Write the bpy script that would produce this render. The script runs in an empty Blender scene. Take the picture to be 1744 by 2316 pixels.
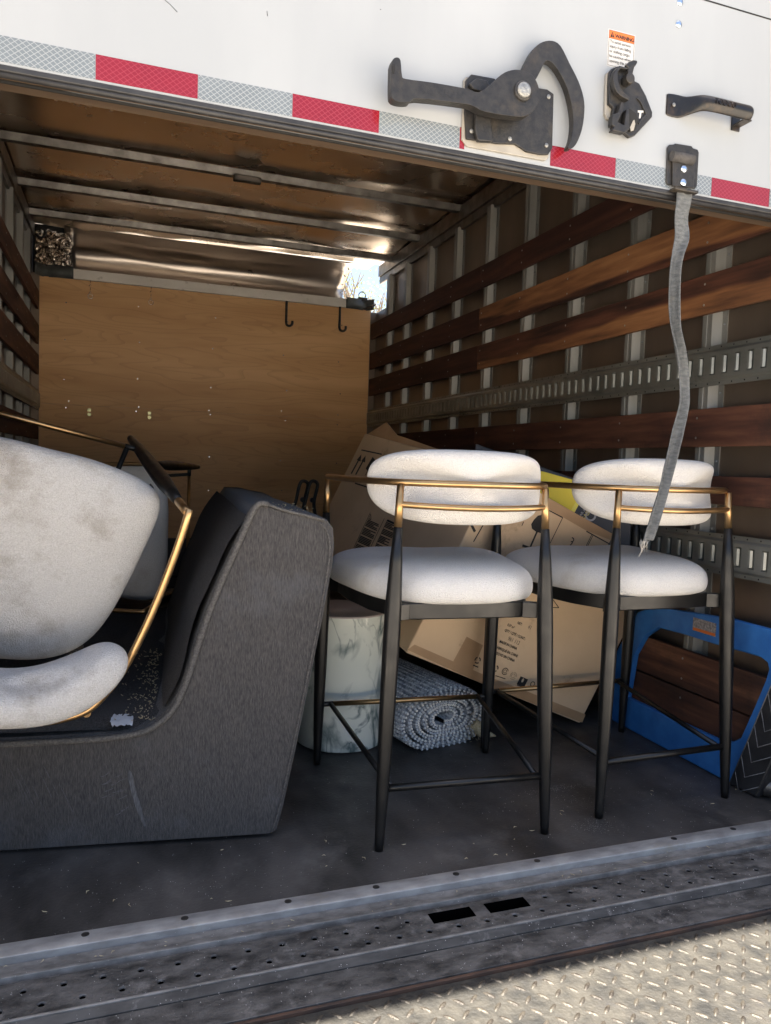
import bpy, bmesh, math, random
from mathutils import Vector, Matrix, noise
random.seed(7)
S = bpy.context.scene; COL = S.collection
V = Vector
# ---------------------------------------------------------------- camera
CF = V((0.33198293, 0.94122334, -0.06233742)); CR = V((0.94321372, -0.3304174, 0.03423756)); CU = V((-0.01162782, 0.07016379, 0.99746771))
CP = V((-0.0998, -1.7193, 0.93)); FP = 1696.22
cam = bpy.data.cameras.new('camera'); camo = bpy.data.objects.new('camera', cam); COL.objects.link(camo)
cam.sensor_fit = 'HORIZONTAL'; cam.sensor_width = 36; cam.lens = 36 * FP / 1744; cam.clip_start = .02; cam.clip_end = 2000
camo.matrix_world = Matrix(((CR.x, CU.x, -CF.x, CP.x), (CR.y, CU.y, -CF.y, CP.y), (CR.z, CU.z, -CF.z, CP.z), (0, 0, 0, 1)))
S.camera = camo
# ---------------------------------------------------------------- light
SUN_EL = 84.0
w = bpy.data.worlds.new('World'); S.world = w; w.use_nodes = True
nt = w.node_tree; sky = nt.nodes.new('ShaderNodeTexSky'); sky.sky_type = 'NISHITA'; sky.sun_disc = False
sky.sun_elevation = math.radians(SUN_EL); sky.sun_rotation = math.radians(0); sky.air_density = 1.0; sky.dust_density = 3.5
nt.links.new(sky.outputs[0], nt.nodes['Background'].inputs[0]); nt.nodes['Background'].inputs[1].default_value = .07
sl = bpy.data.lights.new('sun', 'SUN'); sl.energy = 4.4; sl.angle = math.radians(.5); sl.color = (1, .93, .82)
so = bpy.data.objects.new('sun', sl); COL.objects.link(so)
sd = V((0.03, math.cos(math.radians(SUN_EL)), math.sin(math.radians(SUN_EL)))).normalized()
so.rotation_euler = sd.to_track_quat('Z', 'Y').to_euler(); so.location = (0, 3, 8)
S.view_settings.view_transform = 'Standard'; S.view_settings.look = 'None'; S.view_settings.gamma = 1
S.view_settings.exposure = 2.3
S.render.engine = 'CYCLES'; S.render.resolution_x = 771; S.render.resolution_y = 1024

# ---------------------------------------------------------------- measuring: a ray through a photo pixel cut with a plane
def at(x, y, ax, val):
    d = CF + CR * (x - 872) / FP + CU * (1158 - y) / FP
    return CP + d * ((val - CP[ax]) / d[ax])
def atp(x, y, P0, n):
    d = CF + CR * (x - 872) / FP + CU * (1158 - y) / FP
    return CP + d * ((P0 - CP).dot(n) / d.dot(n))

# ---------------------------------------------------------------- materials
def mat(name, c1, c2=None, scale=8, rough=.5, metal=0, stretch=(1, 1, 1), detail=5, bump=0, bscale=60, bstretch=None, spots=None, rvar=0, lo=.35, hi=.65, coat=0, spec=None, spot_scale=5, spot_lo=.6, spot_hi=.75, c3=None, sheen=0):
    m = bpy.data.materials.new(name); m.use_nodes = True; t = m.node_tree; N = t.nodes; L = t.links
    b = N['Principled BSDF']; b.inputs['Roughness'].default_value = rough; b.inputs['Metallic'].default_value = metal
    b.inputs['Coat Weight'].default_value = coat
    if sheen: b.inputs['Sheen Weight'].default_value = sheen
    if spec is not None: b.inputs['Specular IOR Level'].default_value = spec
    tc = N.new('ShaderNodeTexCoord')
    def nz(sc, st, det=5, ro=.55):
        mp = N.new('ShaderNodeMapping'); mp.inputs['Scale'].default_value = st; L.new(tc.outputs['Object'], mp.inputs[0])
        n = N.new('ShaderNodeTexNoise'); n.inputs['Scale'].default_value = sc; n.inputs['Detail'].default_value = det; n.inputs['Roughness'].default_value = ro
        L.new(mp.outputs[0], n.inputs[0]); return n
    def ramp(src, a, c, ca=(0, 0, 0, 1), cc=(1, 1, 1, 1)):
        r = N.new('ShaderNodeValToRGB'); r.color_ramp.elements[0].position = a; r.color_ramp.elements[1].position = c
        r.color_ramp.elements[0].color = ca; r.color_ramp.elements[1].color = cc; L.new(src, r.inputs[0]); return r
    col = None
    if c2:
        n = nz(scale, stretch, detail); r = ramp(n.outputs[0], lo, hi, (*c1, 1), (*c2, 1)); col = r.outputs[0]
        if c3:
            e = r.color_ramp.elements.new(.5 * (lo + hi)); e.color = (*c3, 1)
    else:
        b.inputs['Base Color'].default_value = (*c1, 1)
    if spots:
        n2 = nz(spot_scale, (1, 1, 1), 8, .7); r2 = ramp(n2.outputs[0], spot_lo, spot_hi)
        mx = N.new('ShaderNodeMix'); mx.data_type = 'RGBA'; L.new(r2.outputs[0], mx.inputs[0])
        if col: L.new(col, mx.inputs[6])
        else: mx.inputs[6].default_value = (*c1, 1)
        mx.inputs[7].default_value = (*spots, 1); col = mx.outputs[2]
    if col: L.new(col, b.inputs['Base Color'])
    if rvar:
        n3 = nz(scale * 1.7, (1, 1, 1), 6); mr = N.new('ShaderNodeMapRange'); mr.inputs[1].default_value = .3; mr.inputs[2].default_value = .7
        mr.inputs[3].default_value = max(.03, rough - rvar); mr.inputs[4].default_value = min(1, rough + rvar); L.new(n3.outputs[0], mr.inputs[0]); L.new(mr.outputs[0], b.inputs['Roughness'])
    if bump:
        n4 = nz(bscale, bstretch or (1, 1, 1), 3); bp = N.new('ShaderNodeBump'); bp.inputs['Strength'].default_value = bump; bp.inputs['Distance'].default_value = .01
        L.new(n4.outputs[0], bp.inputs['Height']); L.new(bp.outputs[0], b.inputs['Normal'])
    m['nz'] = 1
    return m
def nodes_of(m): return m.node_tree.nodes, m.node_tree.links, m.node_tree.nodes['Principled BSDF']

M = {}
M['white'] = mat('door_paint', (.315, .335, .352), (.355, .375, .392), 3, .40, 0, (1, 1, .25), bump=.03, bscale=25, spots=(.28, .265, .225), spot_scale=2.5, spot_lo=.58, spot_hi=.85, coat=.2)
M['whitebase'] = mat('pad_plastic', (.34, .32, .28), (.28, .26, .225), 20, .5)
M['black'] = mat('satin_black_metal', (.004, .004, .0042), (.008, .0078, .0075), 12, .36, 0, rvar=.07, spec=.45)
M['wornblack'] = mat('worn_black_steel', (.018, .018, .019), (.034, .032, .030), 60, .46, .2, bump=.12, bscale=160, spots=(.075, .06, .042), spot_scale=16, spot_lo=.53, spot_hi=.82)
M['gold'] = mat('brushed_brass', (.44, .275, .125), (.53, .345, .17), 15, .36, 1.0, rvar=.06)
M['fabric'] = mat('white_boucle', (.70, .68, .645), (.79, .77, .735), 330, .95, 0, detail=2, bump=.7, bscale=380, spots=(.50, .44, .36), spot_scale=4.5, spot_lo=.56, spot_hi=.85, sheen=.1, spec=.12, lo=.3, hi=.7)
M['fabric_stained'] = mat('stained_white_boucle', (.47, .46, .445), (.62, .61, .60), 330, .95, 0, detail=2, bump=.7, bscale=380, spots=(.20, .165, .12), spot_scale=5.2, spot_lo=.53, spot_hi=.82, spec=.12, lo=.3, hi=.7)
M['rib'] = mat('galvanised_rail', (.10, .094, .088), (.20, .19, .18), 14, .42, .85, bump=.06, bscale=60, spots=(.06, .055, .05), spot_scale=8)
M['alu'] = mat('aluminium_post', (.17, .175, .17), (.27, .275, .27), 9, .48, .45, (1, 1, .2), bump=.04, bscale=80, spots=(.25, .24, .22), spot_scale=9, spot_lo=.62)
M['sheet'] = mat('interior_sheet', (.17, .135, .11), (.23, .19, .155), 3, .42, .75, (1, 1, .4), bump=.05, bscale=6, rvar=.06)
M['roofsheet'] = mat('roof_sheet', (.60, .49, .38), (.70, .59, .48), 2, .27, .95, bump=.05, bscale=5, rvar=.05)
M['nose'] = mat('nose_sheet', (.42, .37, .33), (.52, .47, .42), 2, .32, 1.0, (1, 1, 4), bump=.02, bscale=5, rvar=.05)
M['foil'] = mat('crumpled_foil', (.55, .5, .45), None, rough=.18, metal=1, bump=.9, bscale=22)
M['track'] = mat('galvanised_track', (.20, .21, .20), (.32, .33, .31), 10, .45, .75, (1, .4, 1), bump=.04, bscale=70, spots=(.05, .05, .045), spot_scale=7, spot_lo=.6)
M['dark'] = mat('dark_recess', (.012, .012, .012), rough=.8)
def wood(name, cA, cB, cC, st=(1, .09, 1), sc=26, rough=.78, bl=.1, stain=(.012, .009, .008), slo=.62):
    m = mat(name, cA, cB, sc, rough, 0, st, 8, bump=bl, bscale=70, bstretch=(1, .06, 1), spots=stain, spot_scale=5, spot_lo=slo, spot_hi=.8, c3=cC, lo=.3, hi=.7)
    return m
M['wdark'] = wood('dark_oak', (.020, .006, .004), (.085, .030, .018), (.045, .014, .009))
M['wred'] = wood('red_oak', (.028, .010, .007), (.15, .062, .034), (.075, .027, .016), slo=.55)
M['worange'] = wood('orange_oak', (.13, .045, .018), (.38, .17, .06), (.25, .10, .035), slo=.7)
M['wworn'] = wood('worn_oak', (.035, .014, .009), (.20, .09, .045), (.09, .034, .018), slo=.5)
# two-tone plank: orange sapwood above, dark heartwood below
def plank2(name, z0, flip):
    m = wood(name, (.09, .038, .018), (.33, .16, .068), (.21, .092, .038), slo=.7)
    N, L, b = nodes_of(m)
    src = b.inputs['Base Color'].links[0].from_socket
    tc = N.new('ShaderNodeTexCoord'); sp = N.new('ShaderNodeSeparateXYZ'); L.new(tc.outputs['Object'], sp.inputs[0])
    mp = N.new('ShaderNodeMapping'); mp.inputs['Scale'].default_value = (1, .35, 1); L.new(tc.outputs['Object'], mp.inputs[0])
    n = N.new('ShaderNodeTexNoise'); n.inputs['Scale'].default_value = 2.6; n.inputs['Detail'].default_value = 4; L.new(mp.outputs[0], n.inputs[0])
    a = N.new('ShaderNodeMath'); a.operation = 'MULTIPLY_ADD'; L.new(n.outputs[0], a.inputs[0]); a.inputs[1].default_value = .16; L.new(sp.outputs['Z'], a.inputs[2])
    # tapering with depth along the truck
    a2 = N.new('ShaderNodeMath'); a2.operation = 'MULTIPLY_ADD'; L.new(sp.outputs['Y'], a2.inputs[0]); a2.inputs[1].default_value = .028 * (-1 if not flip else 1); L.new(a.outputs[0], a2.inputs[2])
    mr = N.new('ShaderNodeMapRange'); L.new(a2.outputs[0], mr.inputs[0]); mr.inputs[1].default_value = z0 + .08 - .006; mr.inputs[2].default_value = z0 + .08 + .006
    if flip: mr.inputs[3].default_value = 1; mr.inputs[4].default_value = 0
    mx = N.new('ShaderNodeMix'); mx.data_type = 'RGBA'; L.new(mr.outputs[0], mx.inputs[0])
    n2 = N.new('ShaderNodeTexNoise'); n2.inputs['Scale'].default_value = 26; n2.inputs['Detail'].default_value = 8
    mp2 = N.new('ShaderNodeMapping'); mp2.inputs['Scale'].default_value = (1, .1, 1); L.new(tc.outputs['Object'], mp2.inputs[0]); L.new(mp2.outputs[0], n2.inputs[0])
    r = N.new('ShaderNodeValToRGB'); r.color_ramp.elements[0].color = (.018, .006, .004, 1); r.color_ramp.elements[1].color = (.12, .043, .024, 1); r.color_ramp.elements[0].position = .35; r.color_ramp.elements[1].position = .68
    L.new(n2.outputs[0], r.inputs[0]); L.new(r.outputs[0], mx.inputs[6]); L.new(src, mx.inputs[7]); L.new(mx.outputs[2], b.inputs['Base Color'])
    return m
def plywood():
    m = mat('plywood', (.56, .315, .130), (.70, .43, .205), 2.2, .48, 0, (.5, 1, 3.5), 3, bump=.03, bscale=40, bstretch=(.1, 1, 1), lo=.3, hi=.7, spots=(.05, .035, .02), spot_scale=9, spot_lo=.69, spot_hi=.76)
    N, L, b = nodes_of(m)
    src = b.inputs['Base Color'].links[0].from_socket
    tc = N.new('ShaderNodeTexCoord'); mp = N.new('ShaderNodeMapping'); mp.inputs['Scale'].default_value = (.35, 1, 2.6); L.new(tc.outputs['Object'], mp.inputs[0])
    n = N.new('ShaderNodeTexNoise'); n.inputs['Scale'].default_value = 2.2; n.inputs['Detail'].default_value = 2; L.new(mp.outputs[0], n.inputs[0])
    mu = N.new('ShaderNodeMath'); mu.operation = 'MULTIPLY'; L.new(n.outputs[0], mu.inputs[0]); mu.inputs[1].default_value = 16
    fr = N.new('ShaderNodeMath'); fr.operation = 'FRACT'; L.new(mu.outputs[0], fr.inputs[0])
    r = N.new('ShaderNodeValToRGB'); e = r.color_ramp.elements; e[0].position = 0; e[0].color = (.55, .45, .38, 1); e[1].position = .3; e[1].color = (1, 1, 1, 1); L.new(fr.outputs[0], r.inputs[0])
    mx = N.new('ShaderNodeMix'); mx.data_type = 'RGBA'; mx.blend_type = 'MULTIPLY'; mx.inputs[0].default_value = .28; L.new(src, mx.inputs[6]); L.new(r.outputs[0], mx.inputs[7]); L.new(mx.outputs[2], b.inputs['Base Color'])
    return m
M['ply'] = plywood()
M['floor'] = mat('floor_coating', (.028, .0265, .025), (.088, .081, .076), 5.5, .42, 0, (1, .5, 1), 12, bump=.12, bscale=120, spots=(.15, .14, .13), spot_scale=4.2, spot_lo=.55, spot_hi=.85, rvar=.12, spec=.28)
M['sill'] = mat('sill_steel', (.13, .125, .118), (.27, .262, .25), 40, .55, .3, (.6, 1, 1), 8, bump=.1, bscale=90, spots=(.20, .18, .155), spot_scale=7, spot_lo=.56, spot_hi=.8, rvar=.1)
M['strip'] = mat('aluminium_strip', (.25, .245, .24), (.40, .395, .385), 30, .5, .45, (.5, 1, 1), 7, bump=.08, bscale=120, spots=(.30, .27, .22), spot_scale=9, spot_lo=.55, spot_hi=.75)
M['blacksill'] = mat('black_painted_steel', (.035, .034, .033), (.13, .124, .118), 38, .5, .15, (.45, 1, 1), 10, bump=.25, bscale=140, spots=(.22, .21, .20), spot_scale=22, spot_lo=.56, spot_hi=.72, rvar=.1)
M['rust'] = mat('rusty_edge', (.02, .017, .016), (.11, .055, .032), 18, .7, 0, (.4, 1, 1), 8, bump=.2, bscale=80)
M['plate'] = mat('diamond_plate', (.020, .0195, .018), (.068, .062, .051), 24, .62, .15, (1, 1, 1), 10, bump=.25, bscale=110, spots=(.045, .042, .04), spot_scale=9, spot_lo=.55, spot_hi=.66)
M['tread'] = mat('worn_tread', (.036, .029, .023), (.10, .088, .070), 60, .5, .3, bump=.2, bscale=200)
M['rubber'] = mat('black_rubber', (.016, .016, .018), (.032, .032, .034), 20, .5, bump=.05, bscale=60)
M['grime'] = mat('grimy_edge_wood', (.055, .035, .022), (.14, .095, .062), 9, .6, 0, (.12, 1, 1), 8, bump=.15, bscale=50, bstretch=(.1, 1, 1))
M['rivet'] = mat('bright_rivet', (.62, .68, .74), rough=.25, metal=1)
M['pin'] = mat('cast_pin', (.22, .22, .21), (.42, .42, .40), 90, .5, .8, bump=.3, bscale=200)
M['foam'] = mat('weathered_webbing', (.085, .092, .096), (.15, .158, .162), 60, .85, 0, (1, 1, 3), bump=.5, bscale=350, spots=(.24, .19, .13), spot_scale=6, spot_lo=.55)
M['bwebbing'] = mat('dark_webbing', (.045, .045, .045), (.085, .08, .078), 60, .9, bump=.5, bscale=350)
M['blue'] = mat('blue_plastic', (.020, .125, .40), (.035, .18, .50), 14, .5, bump=.05, bscale=25, spots=(.20, .34, .58), spot_scale=9, spot_lo=.66, spot_hi=.85, rvar=.08)
M['yellow'] = mat('yellow_board', (.72, .55, .02), (.80, .62, .03), 4, .45)
M['yellow2'] = mat('bright_yellow_board', (.85, .72, .10), rough=.4)
M['blackboard'] = mat('black_printed_board', (.022, .024, .034), (.030, .032, .042), 4, .5)
M['card'] = mat('cardboard', (.60, .43, .27), (.68, .50, .325), 3, .8, 0, (1, 1, 1), bump=.12, bscale=45, spots=(.30, .19, .11), spot_scale=5, spot_lo=.6)
M['tape'] = mat('parcel_tape', (.36, .225, .125), (.42, .27, .155), 8, .3, 0, bump=.08, bscale=40)
M['ink'] = mat('printed_ink', (.022, .019, .018), rough=.7)
M['pencil'] = mat('pencil_mark', (.13, .10, .08), rough=.8)
M['whiteprint'] = mat('white_paper', (.50, .50, .49), rough=.5)
M['orange'] = mat('orange_print', (.62, .15, .03), rough=.5)
M['concrete'] = mat('sunlit_concrete', (.64, .57, .48), (.72, .65, .55), 2, .9, bump=.1, bscale=20)
M['debris'] = mat('dry_leaf_bits', (.42, .34, .20), (.62, .54, .36), 200, .8)
M['dust'] = mat('white_grit', (.5, .48, .45), rough=.9)
M['paper'] = mat('torn_white_tissue', (.62, .66, .72), (.75, .78, .82), 20, .8, bump=.3, bscale=60)
M['leaf'] = mat('spring_leaf', (.16, .20, .03), (.30, .32, .05), 3, .6)
M['bark'] = mat('tree_bark', (.16, .13, .10), (.26, .22, .18), 10, .9)
M['chrome'] = mat('bright_steel', (.6, .6, .6), rough=.25, metal=1)
M['red_inner'] = mat('primer_red', (.05, .03, .03), rough=.6)
def marble():
    m = mat('white_marble', (.66, .70, .64), (.80, .82, .75), 2.2, .16, 0, (1, 1, 1), 4, coat=.3)
    N, L, b = nodes_of(m); src = b.inputs['Base Color'].links[0].from_socket
    tc = N.new('ShaderNodeTexCoord'); mp = N.new('ShaderNodeMapping'); mp.inputs['Rotation'].default_value = (.5, .6, .3); mp.inputs['Scale'].default_value = (1.5, 1.5, .8); L.new(tc.outputs['Object'], mp.inputs[0])
    for sc, wd, st in ((3.0, .045, 1.0), (7.0, .03, .9)):
        n = N.new('ShaderNodeTexNoise'); n.inputs['Scale'].default_value = sc; n.inputs['Detail'].default_value = 6; n.inputs['Distortion'].default_value = .8; L.new(mp.outputs[0], n.inputs[0])
        s = N.new('ShaderNodeMath'); s.operation = 'SUBTRACT'; L.new(n.outputs[0], s.inputs[0]); s.inputs[1].default_value = .5
        a = N.new('ShaderNodeMath'); a.operation = 'ABSOLUTE'; L.new(s.outputs[0], a.inputs[0])
        mr = N.new('ShaderNodeMapRange'); L.new(a.outputs[0], mr.inputs[0]); mr.inputs[1].default_value = 0; mr.inputs[2].default_value = wd; mr.inputs[3].default_value = st; mr.inputs[4].default_value = 0
        n2 = N.new('ShaderNodeTexNoise'); n2.inputs['Scale'].default_value = 5; L.new(tc.outputs['Object'], n2.inputs[0])
        m2 = N.new('ShaderNodeMapRange'); L.new(n2.outputs[0], m2.inputs[0]); m2.inputs[1].default_value = .40; m2.inputs[2].default_value = .54
        mu = N.new('ShaderNodeMath'); mu.operation = 'MULTIPLY'; L.new(mr.outputs[0], mu.inputs[0]); L.new(m2.outputs[0], mu.inputs[1])
        mx = N.new('ShaderNodeMix'); mx.data_type = 'RGBA'; L.new(mu.outputs[0], mx.inputs[0]); L.new(src, mx.inputs[6]); mx.inputs[7].default_value = (.13, .18, .18, 1); src = mx.outputs[2]
    L.new(src, b.inputs['Base Color']); return m
M['marble'] = marble()
def sofafab():
    m = mat('charcoal_weave', (.040, .039, .041), (.096, .090, .086), 420, .95, 0, (1, 1, .16), 3, bump=.5, bscale=500, bstretch=(1, 1, .3), spots=(.105, .108, .118), spot_scale=4.2, spot_lo=.52, spot_hi=.85, lo=.3, hi=.7, spec=.1, sheen=.2)
    return m
M['sofa'] = sofafab()
M['sofadark'] = mat('dark_seat_weave', (.038, .037, .038), (.10, .097, .097), 300, .92, 0, bump=.4, bscale=300, spots=(.12, .11, .09), spot_scale=14, spot_lo=.66, spot_hi=.8, spec=.15)
M['piping'] = mat('charcoal_piping', (.085, .082, .080), (.15, .143, .137), 200, .95, bump=.6, bscale=400, spec=.1)
def rugmat():
    m = mat('braided_wool', (.36, .39, .44), (.74, .75, .75), 120, .95, 0, (1, 1, 1), 3, bump=.6, bscale=160, lo=.4, hi=.6, spec=.1)
    return m
M['rug'] = rugmat()
M['rugtop'] = mat('grey_knit_wool', (.17, .19, .22), (.46, .475, .49), 90, .95, 0, (1, .4, 1), 3, bump=.9, bscale=110, lo=.4, hi=.62, spec=.1)
def reflex(name, base, line):
    m = bpy.data.materials.new(name); m.use_nodes = True; N, L, b = nodes_of(m)
    b.inputs['Roughness'].default_value = .25; b.inputs['Coat Weight'].default_value = .4
    tc = N.new('ShaderNodeTexCoord'); sp = N.new('ShaderNodeSeparateXYZ'); L.new(tc.outputs['Object'], sp.inputs[0])
    outs = []
    for sg in (1, -1):
        k = N.new('ShaderNodeMath'); k.operation = 'MULTIPLY_ADD'; L.new(sp.outputs['Z'], k.inputs[0]); k.inputs[1].default_value = sg * 1.25; L.new(sp.outputs['X'], k.inputs[2])
        q = N.new('ShaderNodeMath'); q.operation = 'MULTIPLY'; L.new(k.outputs[0], q.inputs[0]); q.inputs[1].default_value = 1 / .0125
        f = N.new('ShaderNodeMath'); f.operation = 'FRACT'; L.new(q.outputs[0], f.inputs[0])
        c = N.new('ShaderNodeMath'); c.operation = 'LESS_THAN'; L.new(f.outputs[0], c.inputs[0]); c.inputs[1].default_value = .15; outs.append(c)
    mxm = N.new('ShaderNodeMath'); mxm.operation = 'MAXIMUM'; L.new(outs[0].outputs[0], mxm.inputs[0]); L.new(outs[1].outputs[0], mxm.inputs[1])
    n = N.new('ShaderNodeTexNoise'); n.inputs['Scale'].default_value = 9; n.inputs['Detail'].default_value = 6; L.new(tc.outputs['Object'], n.inputs[0])
    r = N.new('ShaderNodeValToRGB'); r.color_ramp.elements[0].position = .35; r.color_ramp.elements[1].position = .7
    r.color_ramp.elements[0].color = (*base, 1); r.color_ramp.elements[1].color = (*[c * .86 for c in base], 1); L.new(n.outputs[0], r.inputs[0])
    mx = N.new('ShaderNodeMix'); mx.data_type = 'RGBA'; L.new(mxm.outputs[0], mx.inputs[0]); L.new(r.outputs[0], mx.inputs[6]); mx.inputs[7].default_value = (*line, 1); L.new(mx.outputs[2], b.inputs['Base Color'])
    return m
M['refwhite'] = reflex('silver_reflective', (.16, .185, .20), (.30, .32, .33))
M['refred'] = reflex('red_reflective', (.21, .007, .015), (.27, .025, .035))

# ---------------------------------------------------------------- mesh helpers
class MB:
    def __init__(s): s.v = []; s.f = []; s.sm = []
    def add(s, vs, fs, smooth=False):
        o = len(s.v); s.v += [V(v) for v in vs]; s.f += [tuple(i + o for i in f) for f in fs]; s.sm += [smooth] * len(fs); return s
    def box(s, a, b):
        x0, y0, z0 = a; x1, y1, z1 = b
        return s.add([(x0, y0, z0), (x1, y0, z0), (x1, y1, z0), (x0, y1, z0), (x0, y0, z1), (x1, y0, z1), (x1, y1, z1), (x0, y1, z1)],
                     [(0, 3, 2, 1), (4, 5, 6, 7), (0, 1, 5, 4), (1, 2, 6, 5), (2, 3, 7, 6), (3, 0, 4, 7)])
    def obox(s, o, a, b, c):
        o, a, b, c = V(o), V(a), V(b), V(c)
        vs = [o, o + a, o + a + b, o + b, o + c, o + a + c, o + a + b + c, o + b + c]
        return s.add(vs, [(0, 3, 2, 1), (4, 5, 6, 7), (0, 1, 5, 4), (1, 2, 6, 5), (2, 3, 7, 6), (3, 0, 4, 7)])
    def tube(s, pts, rad, n=12, cap=True):
        pts = [V(p) for p in pts]; k = len(pts)
        rad = rad if hasattr(rad, '__len__') else [rad] * k
        T = [(pts[min(i + 1, k - 1)] - pts[max(i - 1, 0)]).normalized() for i in range(k)]
        up = V((0, 0, 1)) if abs(T[0].z) < .9 else V((0, 1, 0)); nrm = (up - T[0] * up.dot(T[0])).normalized()
        vs = []
        for i in range(k):
            nrm = (nrm - T[i] * nrm.dot(T[i])).normalized(); bi = T[i].cross(nrm)
            for j in range(n):
                a = 2 * math.pi * j / n; vs.append(pts[i] + (nrm * math.cos(a) + bi * math.sin(a)) * rad[i])
        fs = [(i * n + j, i * n + (j + 1) % n, (i + 1) * n + (j + 1) % n, (i + 1) * n + j) for i in range(k - 1) for j in range(n)]
        s.add(vs, fs, True)
        if cap:
            s.add(vs[:n], [tuple(range(n))[::-1]]); s.add(vs[-n:], [tuple(range(n))])
        return s
    def prism(s, poly, d):
        """closed planar polygon (3D points) pushed along vector d"""
        n = len(poly); poly = [V(p) for p in poly]; d = V(d)
        return s.add(poly + [p + d for p in poly], [tuple(range(n))[::-1], tuple(range(n, 2 * n))] + [(i, (i + 1) % n, n + (i + 1) % n, n + i) for i in range(n)])
    def disc(s, c, nrm, r, h, n=16, dome=0):
        c = V(c); nrm = V(nrm).normalized(); up = V((0, 0, 1)) if abs(nrm.z) < .9 else V((1, 0, 0)); a = nrm.cross(up).normalized(); b = nrm.cross(a)
        rings = [(r, 0), (r, h)] + ([(r * .8, h + dome * .5), (r * .45, h + dome * .85)] if dome else []); vs = []
        for rr, hh in rings:
            for j in range(n):
                t = 2 * math.pi * j / n; vs.append(c + nrm * hh + (a * math.cos(t) + b * math.sin(t)) * rr)
        m = len(rings); fs = [(i * n + j, i * n + (j + 1) % n, (i + 1) * n + (j + 1) % n, (i + 1) * n + j) for i in range(m - 1) for j in range(n)]
        vs.append(c + nrm * (h + dome)); L = len(vs) - 1
        fs += [((m - 1) * n + j, (m - 1) * n + (j + 1) % n, L) for j in range(n)]
        return s.add(vs, fs, bool(dome))
    def build(s, name, m, parent=None, bevel=0, sub=0, seg=2, loc=None, ang=.6):
        me = bpy.data.meshes.new(name); me.from_pydata([tuple(v) for v in s.v], [], s.f); me.update()
        for p, q in zip(me.polygons, s.sm): p.use_smooth = q
        bm = bmesh.new(); bm.from_mesh(me); bmesh.ops.remove_doubles(bm, verts=bm.verts, dist=1e-5); bmesh.ops.recalc_face_normals(bm, faces=bm.faces); bm.to_mesh(me); bm.free()
        me.materials.append(m); o = bpy.data.objects.new(name, me); COL.objects.link(o)
        if parent: o.parent = parent
        if loc: o.location = loc
        if bevel:
            b = o.modifiers.new('b', 'BEVEL'); b.width = bevel; b.segments = seg; b.limit_method = 'ANGLE'; b.angle_limit = ang
            for p in me.polygons: p.use_smooth = True
            b.harden_normals = True
        if sub:
            b = o.modifiers.new('s', 'SUBSURF'); b.levels = sub; b.render_levels = sub
            for p in me.polygons: p.use_smooth = True
        return o
def empty(name, loc, label=None, cat=None, group=None):
    o = bpy.data.objects.new(name, None); COL.objects.link(o); o.location = loc; o.empty_display_size = .1
    if label: tag(o, label, cat, group)
    return o
def tag(o, label, cat, group=None, kind=None):
    if label: o['label'] = label
    if cat: o['category'] = cat
    if group: o['group'] = group
    if kind: o['kind'] = kind
    return o
def arc(c, r, a0, a1, n): return [(c[0] + r * math.cos(math.radians(a0 + (a1 - a0) * i / n)), c[1] + r * math.sin(math.radians(a0 + (a1 - a0) * i / n))) for i in range(n + 1)]
def catmull(P, n=6):
    P = [V(p) for p in P]; out = []
    for i in range(len(P) - 1):
        p0 = P[max(i - 1, 0)]; p1 = P[i]; p2 = P[i + 1]; p3 = P[min(i + 2, len(P) - 1)]
        for k in range(n):
            t = k / n; out.append(.5 * ((2 * p1) + (p2 - p0) * t + (2 * p0 - 5 * p1 + 4 * p2 - p3) * t * t + (3 * p1 - p0 - 3 * p2 + p3) * t ** 3))
    return out + [P[-1]]
def text_mesh(name, body, size, m, parent, org, ax, ay, lift, align='LEFT', ext=0, bold=0, spacing=1.0, xs=1.0):
    cu = bpy.data.curves.new(name, 'FONT'); cu.body = body; cu.size = size; cu.align_x = align; cu.extrude = ext; cu.offset = bold; cu.space_character = spacing
    t = bpy.data.objects.new('t', cu); COL.objects.link(t); dg = bpy.context.evaluated_depsgraph_get()
    me = bpy.data.meshes.new_from_object(t.evaluated_get(dg)); bpy.data.objects.remove(t); me.materials.clear(); me.materials.append(m); me.name = name
    ax = V(ax).normalized(); ay = V(ay).normalized(); az = ax.cross(ay).normalized(); org = V(org) + az * lift
    for v in me.vertices: v.co = org + ax * v.co.x * xs + ay * v.co.y + az * v.co.z
    o = bpy.data.objects.new(name, me); COL.objects.link(o)
    if parent: o.parent = parent
    return o

XR = 1.674; XL = -.63; YB = 3.796
# ================================================================ SETTING
g = MB().add([(-300, -300, -.80), (300, -300, -.80), (300, 300, -.80), (-300, 300, -.80)], [(0, 1, 2, 3)]).build('ground', M['concrete']); g['kind'] = 'structure'

# ================================================================ TRUCK
T = empty('box_truck', (.52, -.2, 0), 'white box truck with its rear door rolled half up over the cargo bay', 'truck')
class W:  # children of T are given in world coordinates
    pass
def tp(mb, name, m, parent=T, **k):
    o = mb.build(name, m, parent, **k)
    o.matrix_parent_inverse = Matrix.Identity(4)
    if parent is T: o.location = -T.location if not k.get('loc') else V(k['loc']) - T.location
    return o
# floor
b = MB(); b.box((XL - .05, -.204, -.04), (XR + .05, 3.9, 0)); fl = tp(b, 'cargo_floor', M['floor'])
b = MB()
b.tube([(XL, .8, .0), (XR, .83, .0)], .0022, 6); tp(b, 'floor_seam', M['dark'])
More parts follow.
